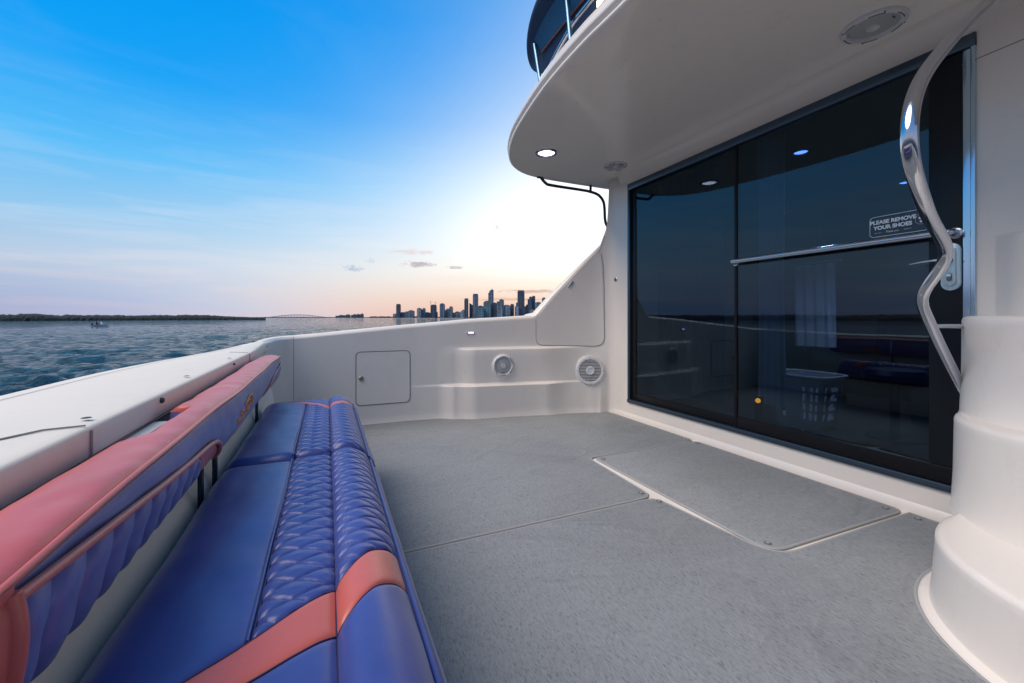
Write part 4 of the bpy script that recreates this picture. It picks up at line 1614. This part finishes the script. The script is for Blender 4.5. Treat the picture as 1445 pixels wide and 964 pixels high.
curtain(2.655, 1.70, 1.885, .33, 2.08, 'pale blue curtain hanging just inside the middle of the door', 4, .022, .12)
curtain(2.72, 2.20, 2.88, .25, 2.08, 'drawn curtain with dimness put into its colour, hanging behind the fixed left pane', 9, .018, m=CURTD)
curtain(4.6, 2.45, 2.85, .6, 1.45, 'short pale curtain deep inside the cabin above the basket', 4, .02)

# laundry basket: tapered wall with real slots
lb = thing('laundry_basket', (3.15, 1.87, .13), 'white plastic laundry basket with slotted sides standing inside the door', 'basket')
NS, NZ = 88, 22


def bpt(i, z, ins=0.0):
    f = z / .36
    w2, l2 = .13 + .035 * f - ins, .155 + .045 * f - ins
    a = 2 * math.pi * i / NS
    ca, sa = math.cos(a), math.sin(a)
    e = .45
    return (3.15 + w2 * math.copysign(abs(ca) ** e, ca), 1.87 + l2 * math.copysign(abs(sa) ** e, sa), .13 + z)


V, F = [], []
for ins in (0, .004):
    for j in range(NZ + 1):
        for i in range(NS):
            V.append(bpt(i, .36 * j / NZ, ins))
off_ = (NZ + 1) * NS
for j in range(NZ):
    for i in range(NS):
        slot = (i % 4 in (1, 2)) and (j % 4 != 3) and 3 <= j <= 17 and not (i // 4) % 5 == 4
        if slot:
            continue
        a, b, c, d = j * NS + i, j * NS + (i + 1) % NS, (j + 1) * NS + (i + 1) % NS, (j + 1) * NS + i
        F += [(a, b, c, d), (a + off_, d + off_, c + off_, b + off_)]
mesh('basket_wall', V, F, BASK, lb)
tube('basket_rim', [bpt(i, .362, -.008) for i in range(NS)], .011, BASK, lb, n=8, closed=True)
mesh('basket_floor', [bpt(i, .004) for i in range(NS)], [tuple(range(NS))], BASK, lb, False)
cdd = thing('white_cable', (2.98, 1.78, .13), 'thin pale cable hanging over the rim of the laundry basket', 'cable')
tube('cable', cr([(3.05, 1.83, .52), (2.985, 1.80, .515), (2.965, 1.79, .42), (2.96, 1.78, .25), (2.93, 1.76, .15), (2.86, 1.70, .137), (2.80, 1.66, .137)], 6), .004, BASK, cdd, n=8)
stl = thing('cabin_stool', (3.3, 1.42, .13), 'dark round stool on a single post inside the cabin', 'stool')
Mx = Matrix.Translation((3.3, 1.42, .13))
lathe('base', [(.15, 0), (.14, .015), (.03, .03)], Mx, BLACK, stl)
lathe('post', [(.025, .03), (.025, .34)], Mx, BLACK, stl, n=16)
lathe('seat', [(.12, .34), (.16, .36), (.165, .41), (.14, .44), (.0001, .445)], Mx, BLACK, stl)
sf = thing('cabin_sofa', (4.0, .9, .13), 'dim brown sofa with a dark cushion deep inside the cabin', 'sofa')
box('sofa_base', (4.0, .95, .33), (.7, 1.1, .36), CABL, sf, bev=.04)
box('sofa_back', (4.3, .95, .62), (.18, 1.1, .45), CABL, sf, bev=.05)
box('cushion', (4.15, 1.05, .62), (.12, .36, .28), BLACK, sf, bev=.05)
cb = thing('cabin_cabinet', (4.9, 2.2, .13), 'dark wooden cabinet against the cabin wall', 'cabinet')
box('carcass', (5.1, 2.2, .55), (.5, 1.3, .84), WOOD, cb, bev=.01)
for y in (1.9, 2.5):
    box('cabinet_door', (4.84, y, .55), (.02, .56, .7), WOOD, cb, bev=.006)
    box('handle', (4.82, y + .2, .62), (.02, .015, .12), CHR, cb, bev=.003)
for (x, y, lab) in [(3.187, 1.925, 'bright blue-white cabin downlight seen through the upper glass'), (4.76, 1.97, 'farther small blue cabin downlight behind the steel grab rail')]:
    rt = thing('cabin_downlight', (x, y, 2.118), lab, 'ceiling light', 'downlights in the cabin ceiling')
    Mx = facing((x, y, 2.119), (0, 0, -1), (0, 1, 0))
    lathe('bezel', [(.062, 0), (.060, .008), (.048, .009), (.045, .003)], Mx, CHR, rt, n=28)
    lathe('lamp_lens', [(.046, .002), (.03, .006), (.0001, .007)], Mx, LAMPB, rt, n=24)
    pl_ = bpy.data.lights.new('downlight_glow', 'SPOT')
    pl_.spot_size = R(140)
    pl_.spot_blend = .6
    pl_.energy = 44
    pl_.color = (.62, .74, 1.0)
    pl_.shadow_soft_size = .04
    plo = bpy.data.objects.new('downlight_glow', pl_)
    C.objects.link(plo)
    plo.location = (x, y, 2.07)
rt = thing('orange_indicator_lamp', (2.62, 1.86, .345), 'small round glowing orange lamp low behind the door glass', 'lamp')
lathe('lamp_lens', [(.016, 0), (.015, .008), (.009, .013), (.0001, .015)], facing((2.62, 1.855, .347), (-1, -.3, 0)), LAMPO, rt, n=20)
box('lamp_body', (2.64, 1.86, .25), (.03, .05, .24), BLACK, rt, bev=.006)

# ================================================================== BENCH SEAT
bench = thing('stern_bench_seat', (0, 1.0, .30), 'long low bench of two blue vinyl cushions with coral stripes along the transom', 'bench')
XS1, XS2 = -.097, .014
SEC = {
    'back': [(-.288, .33), (-.297, .385), (-.294, .42), (-.272, .4455), (-.235, .453), (-.17, .4535), (-.125, .4525), (XS1, .449)],
    'mid': [(XS1, .449), (-.075, .4545), (-.04, .456), (-.01, .454), (XS2, .447)],
    'roll': [(XS2, .447), (.022, .460), (.045, .470), (.075, .468), (.105, .450), (.124, .427), (.134, .406)],
    'face': [(.134, .406), (.150, .392), (.158, .37), (.157, .34), (.145, .30)],
}
SEC['flat'] = SEC['back'][:-1] + [(XS1, .4535)] + [(x, z) for x, z in SEC['mid'][1:]]
SECC = {k_: cr(v, 12) for k_, v in SEC.items()}


def sec_eval(key, n):
    P = resample(SECC[key], n)
    T = np.gradient(P, axis=0)
    T /= np.linalg.norm(T, axis=1)[:, None]
    N_ = np.stack([-T[:, 1], T[:, 0]], 1)
    arc_ = np.r_[0, np.cumsum(np.linalg.norm(np.diff(P, axis=0), axis=1))]
    if key == 'roll':
        for i in range(n):
            k_ = smooth01(arc_[i] / .03)
            v_ = N_[i] * k_ + np.array([0, 1.0]) * (1 - k_)
            N_[i] = v_ / np.linalg.norm(v_)
    return P, N_, arc_


def cushion_panel(parent, name, key, lo, hi, Y0, Y1, m, quilt=False, n=26, step=.0026, seams=(True, True), wr=0.0, rnd=.042):
    """lo, hi: functions of x giving the panel's Y limits"""
    P, N_, arc_ = sec_eval(key, n)
    L = arc_[-1]
    rows = []
    ymax = max(hi(p[0]) - lo(p[0]) for p in P)
    ny = max(6, int(ymax / step))
    for j in range(ny + 1):
        t = j / ny
        row = []
        for i in range(n):
            x, z = P[i]
            y = lo(x) + (hi(x) - lo(x)) * t
            a = arc_[i]
            h = 0.0
            # puff between the stitched edges of this panel
            de = min(a if seams[0] else 9, L - a if seams[1] else 9, )
            dy_ = min((y - lo(x)) if lo(x) > Y0 + .001 else 9, (hi(x) - y) if hi(x) < Y1 - .001 else 9)
            h -= .0050 * math.exp(-max(0, min(de, dy_)) / .0055)
            if quilt:
                u_ = y / .052 + .25
                w_ = a / (.104 if key == 'mid' else .125) + .04
                q1 = .5 - abs((u_ + w_) % 1.0 - .5)
                q2 = .5 - abs((u_ - w_) % 1.0 - .5)
                h += .0050 * (1 - math.exp(-q1 / .042)) * (1 - math.exp(-q2 / .042)) + .0030 * q1 * q2 * 4 - .0042
            if wr:
                h += wr * noise.noise((x * 7, y * 3.2, 1.3)) + wr * .4 * noise.noise((x * 18, y * 9, 4.3))
            # ends of the cushion roll over
            e = min(y - Y0, Y1 - y)
            drop = 0
            if e < rnd:
                q = 1 - e / rnd
                drop = rnd * (1 - math.sqrt(max(0, 1 - q * q)))
            row.append((x + N_[i, 0] * h, y, max(z + N_[i, 1] * h - drop, .28)))
        rows.append(row)
    if name == 'coral_stripe':
        for rw in (rows[0], rows[-1]):
            tube('stitching', [(q[0], q[1], q[2] + .0012) for q in rw], .0013, WELT, parent, n=6)
    # skirts at the cushion's own ends
    if abs(lo(P[0][0]) - Y0) < 1e-6:
        rows.insert(0, [(q[0], q[1], .29) for q in rows[0]])
    if abs(hi(P[0][0]) - Y1) < 1e-6:
        rows.append([(q[0], q[1], .29) for q in rows[-1]])
    return grid(name, rows, m, parent)


def pl(pts_):
    xs = [p[0] for p in pts_]
    y_ = [p[1] for p in pts_]
    return lambda x: float(np.interp(x, xs, y_))


def const(c):
    return lambda x: c


def cushion(Y0, Y1, loS, hiS, quilt_side, label):
    cu = link('seat_cushion', None, bench)
    cu.location = (0, (Y0 + Y1) / 2 - 1.0, 0)
    cu['label'] = label
    bpy.context.view_layer.update()
    A, B_ = const(Y0), const(Y1)
    if quilt_side > 0:
        cushion_panel(cu, 'seat_panel', 'flat', A, loS, Y0, Y1, BLUE, False, 56, seams=(False, True), wr=.005)
        cushion_panel(cu, 'seat_panel', 'back', hiS, B_, Y0, Y1, BLUE, False, 34, seams=(False, True), wr=.0055)
        cushion_panel(cu, 'quilted_panel', 'mid', hiS, B_, Y0, Y1, BLUE, True, 44)
        cushion_panel(cu, 'front_roll', 'roll', A, loS, Y0, Y1, BLUE, False, 48, wr=.004)
        cushion_panel(cu, 'quilted_roll', 'roll', hiS, B_, Y0, Y1, BLUE, True, 52)
    else:
        cushion_panel(cu, 'seat_panel', 'flat', hiS, B_, Y0, Y1, BLUE, False, 56, seams=(False, True), wr=.004)
        cushion_panel(cu, 'seat_panel', 'back', A, loS, Y0, Y1, BLUE, False, 34, seams=(False, True), wr=.0055)
        cushion_panel(cu, 'quilted_panel', 'mid', A, loS, Y0, Y1, BLUE, True, 44)
        cushion_panel(cu, 'front_roll', 'roll', hiS, B_, Y0, Y1, BLUE, False, 48, wr=.003)
        cushion_panel(cu, 'quilted_roll', 'roll', A, loS, Y0, Y1, BLUE, True, 52)
    cushion_panel(cu, 'coral_stripe', 'flat', loS, hiS, Y0, Y1, CORAL, False, 56, seams=(False, True), wr=.003)
    cushion_panel(cu, 'coral_stripe', 'roll', loS, hiS, Y0, Y1, CORAL, False, 48, wr=.003)
    cushion_panel(cu, 'front_facing', 'face', A, B_, Y0, Y1, BLUE, False, 14, .02, seams=(True, False), wr=.003)
    # piping on the seam between roll and facing, fine welts between the panels
    yy_ = np.linspace(Y0 + .012, Y1 - .012, 90)
    tube('piping', [(.137, y, .409) for y in yy_], .0045, BLUE, cu, n=8)
    ya_, yb_ = (hiS(XS1), Y1 - .012) if quilt_side > 0 else (Y0 + .012, loS(XS1))
    yq = np.linspace(ya_, yb_, 60)
    tube('welt', [(XS1 + .0012, y, .4462) for y in yq], .0014, WELT, cu, n=6)
    tube('piping', [(XS1 - .0042, y, .4490) for y in yq], .0022, BLUE, cu, n=8)
    tube('welt', [(XS2, y, .4412) for y in yy_], .0016, WELT, cu, n=6)
    box('underside', (-.08, (Y0 + Y1) / 2, .30), (.44, Y1 - Y0 - .02, .03), BLACK, cu, bev=.005)


loN = pl([(-.34, .470), (-.097, .598), (-.03, .625), (XS2, .646), (.07, .70), (.14, .755)])
hiN = pl([(-.34, .515), (-.16, .632), (-.097, .678), (XS2, .754), (.07, .812), (.14, .870)])
cushion(-.55, 1.508, loN, hiN, 1, 'near long cushion of the bench')
loF = pl([(-.34, 2.49), (-.19, 2.482), (-.097, 2.405), (XS2, 2.255), (.06, 2.262), (.14, 2.345)])
hiF = pl([(-.34, 2.4995), (-.19, 2.495), (-.097, 2.455), (XS2, 2.33), (.06, 2.338), (.14, 2.425)])
hiF2 = lambda x: min(hiF(x), 2.515)
cushion(1.530, 2.53, loF, hiF2, -1, 'far shorter cushion of the bench')
P = []
for y in np.linspace(-.8, 3.0, 40):
    P.append([(x, y, z) for x, z in cr([(-.405, .525), (-.375, .517), (-.345, .495), (-.322, .455), (-.308, .40), (-.302, .30), (-.30, .05)], 5)])
grid('back_ledge', P, COAM, bench)
# bench base
box('bench_base', (-.12, 1.0, .145), (.36, 3.0, .285), GEL, bench, bev=.02)

# ================================================================== BACKREST
bk = thing('folding_backrest', (-.28, 1.6, .52), 'long padded backrest with coral top and blue face, standing above the bench', 'backrest')
FACE = cr([(-.290, .515), (-.276, .528), (-.263, .550), (-.251, .588), (-.247, .632), (-.252, .672)], 12)
TOPS = cr([(-.252, .672), (-.264, .679), (-.292, .682), (-.335, .679), (-.357, .664)], 10)
BACK = cr([(-.357, .664), (-.360, .62), (-.348, .56), (-.320, .521), (-.290, .515)], 8)
BY0, BY1 = .10, 2.86


def cv_eval(Cv, f):
    d = np.r_[0, np.cumsum(np.linalg.norm(np.diff(Cv, axis=0), axis=1))]
    d /= d[-1]
    p = np.array([np.interp(f, d, Cv[:, 0]), np.interp(f, d, Cv[:, 1])])
    a = np.array([np.interp(min(1, f + .02), d, Cv[:, 0]), np.interp(min(1, f + .02), d, Cv[:, 1])])
    b = np.array([np.interp(max(0, f - .02), d, Cv[:, 0]), np.interp(max(0, f - .02), d, Cv[:, 1])])
    t = (a - b) / np.linalg.norm(a - b)
    return p, np.array([t[1], -t[0]])


def endscale(y):
    e = min(y - BY0, BY1 - y)
    r = .085
    if e >= r:
        return 1.0
    q = 1 - max(0, e) / r
    return max(.05, math.sqrt(max(0, 1 - q ** 2.4)))


def bend(x, z, y):
    """rounded ends and gentle waviness"""
    s = endscale(y)
    cx, cz_ = -.29, .60
    dz_ = .002 * math.sin(y * 5.1 + 2.6) + .0015 * math.sin(y * 11.3)
    dxx = .0015 * math.sin(y * 4.0 + 1.0)
    return (cx + (x - cx) * s + dxx, y, cz_ + (z - cz_) * s + dz_)


def facept(f, y, h=0.0):
    p, n_ = cv_eval(FACE, f)
    x, z = p + n_ * h
    return bend(x, z, y)


fdN = pl([(.49, .92), (.68, .80), (.85, .71), (1.06, .62), (1.14, .59), (1.19, .56), (1.24, .51), (1.28, .43), (1.32, .31), (1.35, .19), (1.37, .09), (1.385, 0)])
fdF = pl([(2.32, 0), (2.335, .10), (2.355, .22), (2.39, .36), (2.43, .47), (2.47, .535), (2.52, .575), (2.60, .62), (2.75, .72), (2.86, .80)])
YA = .50


def fd(y):
    if y < YA:
        return 0
    if y < 1.385:
        return fdN(y)
    if y < 2.32:
        return 0
    return fdF(y)


def patch(name, fn, m, nu, nv, parent=bk):
    return grid(name, [[fn(i / (nu - 1), j / (nv - 1)) for j in range(nv)] for i in range(nu)], m, parent)


def edge_dip(*ds):
    return -.005 * math.exp(-max(0, min(ds)) / .006)


FL = .165   # face height


def main_blue(u_, v_):
    y = YA + .0 + (BY1 - .001 - YA) * u_
    lo = fd(y)
    f = lo + (1 - lo) * v_
    h = edge_dip((1 - f) * FL, (f - lo) * FL if lo > 0 else 9) + .0035 * noise.noise((y * 4, f * 2, 0)) + .002 * noise.noise((y * 13, f * 4, 2))
    return facept(f, y, h)


patch('face_panel', main_blue, BLUEP, 420, 26)


def lower(u_, v_, ya, yb, quilt, rev=False):
    a = ya(v_)
    b = yb(v_)
    y = a + (b - a) * u_
    f = v_ * fd(y)
    h = edge_dip((fd(y) - f) * FL, (y - a), (b - y))
    if quilt:
        ph = (y + .035 * math.sin(v_ * 2.6) * (1 if not rev else -1)) / .066
        h += (.0125 * abs(math.sin(math.pi * ph)) ** .5 - .007) * smooth01(v_ * 4.5 + .2) - .001
        h += .0008 * math.sin(v_ * 18)
    return facept(f, y, h)


ybn = lambda v: 1.215 - .13 * v
patch('quilted_panel', lambda u_, v_: lower(u_, v_, lambda v: YA + .012, ybn, True), BLUEP, 200, 30)
patch('coral_patch', lambda u_, v_: lower(u_, v_, ybn, lambda v: 1.384, False), CORAL, 60, 24)
yfn = lambda v: 2.42 + .10 * v
patch('coral_patch', lambda u_, v_: lower(u_, v_, lambda v: 2.321, yfn, False), CORAL, 40, 16)
patch('quilted_panel', lambda u_, v_: lower(u_, v_, yfn, lambda v: BY1 - .001, True, True), BLUEP, 110, 20)


def cap_near(u_, v_):
    y = BY0 + (YA - BY0) * u_
    h = edge_dip(9) + .006 * math.exp(-((YA - y) / .02) ** 2) * .5 + .004 * math.exp(-((.98 - v_) / .1) ** 2)
    e = YA - y
    h += -.004 * math.exp(-((e - .030) / .006) ** 2)
    if v_ > .5:
        h += -.004 * math.exp(-(((1 - v_) * FL - .012) / .005) ** 2)
    return facept(v_, y, h)


patch('coral_end_cap', cap_near, CORAL, 80, 30)


def topf(u_, v_):
    y = BY0 + (BY1 - BY0) * u_
    p, n_ = cv_eval(TOPS, v_)
    h = edge_dip(v_ * .09) + .002 * noise.noise((y * 5, v_ * 1.5, 9)) + .0045 * math.exp(-((y - 1.55) / .05) ** 2) * math.sin(v_ * 3) + .002 * noise.noise((y * 17, v_ * 3, 5))
    x, z = p + n_ * h * (1 if n_[1] > 0 else -1)
    nk = smooth01((y - .96) / .05) * (1 - smooth01((y - 1.25) / .04))
    x += .055 * nk * v_ ** 2
    return bend(x, z, y)


patch('top_panel', topf, CORALT, 360, 16)


def backf(u_, v_):
    y = BY0 + (BY1 - BY0) * u_
    p, n_ = cv_eval(BACK, v_)
    nk = smooth01((y - .96) / .05) * (1 - smooth01((y - 1.25) / .04))
    return bend(p[0] + .055 * nk * (1 - v_), p[1], y)


patch('back_panel', backf, BLUEP, 120, 16)
yy_ = np.linspace(YA - .02, BY1 - .004, 260)
tube('piping', [facept(1.0, y, .0015) for y in yy_], .0042, CORALT, bk, n=8)
tube('welt', [facept(.965, y, -.0025) for y in yy_], .0022, WELT, bk, n=6)
tube('piping', [facept(fd(y), y, .0025) for y in np.r_[np.linspace(YA, 1.15, 60), np.linspace(1.155, 1.384, 50)]], .0055, CORAL, bk, n=10)
tube('piping', [facept(fd(y), y, .0015) for y in np.r_[np.linspace(2.3205, 2.5, 40), np.linspace(2.505, BY1 - .01, 30)]], .0042, CORAL, bk, n=8)
tube('piping', [facept(f, YA + .002, .002) for f in np.linspace(0, .95, 30)], .008, CORAL, bk, n=10)
# embroidered mark, illegible in the photograph: short looping strokes of orange thread
em = [[(1.60, .36), (1.615, .46), (1.63, .36), (1.645, .44), (1.66, .35)], [(1.64, .50), (1.66, .56), (1.69, .50), (1.67, .40), (1.70, .36)],
      [(1.73, .42), (1.745, .60), (1.775, .64), (1.79, .52), (1.765, .44), (1.80, .38)], [(1.82, .56), (1.84, .66), (1.86, .55), (1.845, .42)], [(1.70, .62), (1.76, .70), (1.83, .70)]]
for stq in em:
    pts_ = cr([(a, b) for a, b in stq], 6)
    tube('embroidery', [facept(f + .04, y - .09, .0012) for y, f in pts_], .0030, THREAD, bk, n=6)

# posts that carry the backrest
for y, w_ in ((.35, .016), (1.32, .016), (1.47, .016), (2.27, .016)):
    o = box('support_post', (-.300, y, .43), (.012, w_, .22), NAVYM, bk, bev=.003)
# white mounting bracket visible in the notch of the backrest
brk = thing('backrest_bracket', (-.36, 1.12, .64), 'white bracket between the coaming lip and the notch in the backrest', 'bracket')
box('bracket_plate', (-.362, 1.12, .645), (.03, .26, .014), COAM, brk, bev=.004)
box('bracket_arm', (-.345, 1.2, .62), (.02, .05, .04), NAVYM, brk, bev=.004)

# black keder edge of the coaming lip
kd = thing('lip_gasket', (-.379, 1.2, .652), 'thin dark gasket line under the coaming lip behind the backrest', 'gasket')
tube('gasket', [(-.379, y, .652) for y in np.linspace(-.5, 2.7, 30)], .0028, BLACK, kd, n=6)
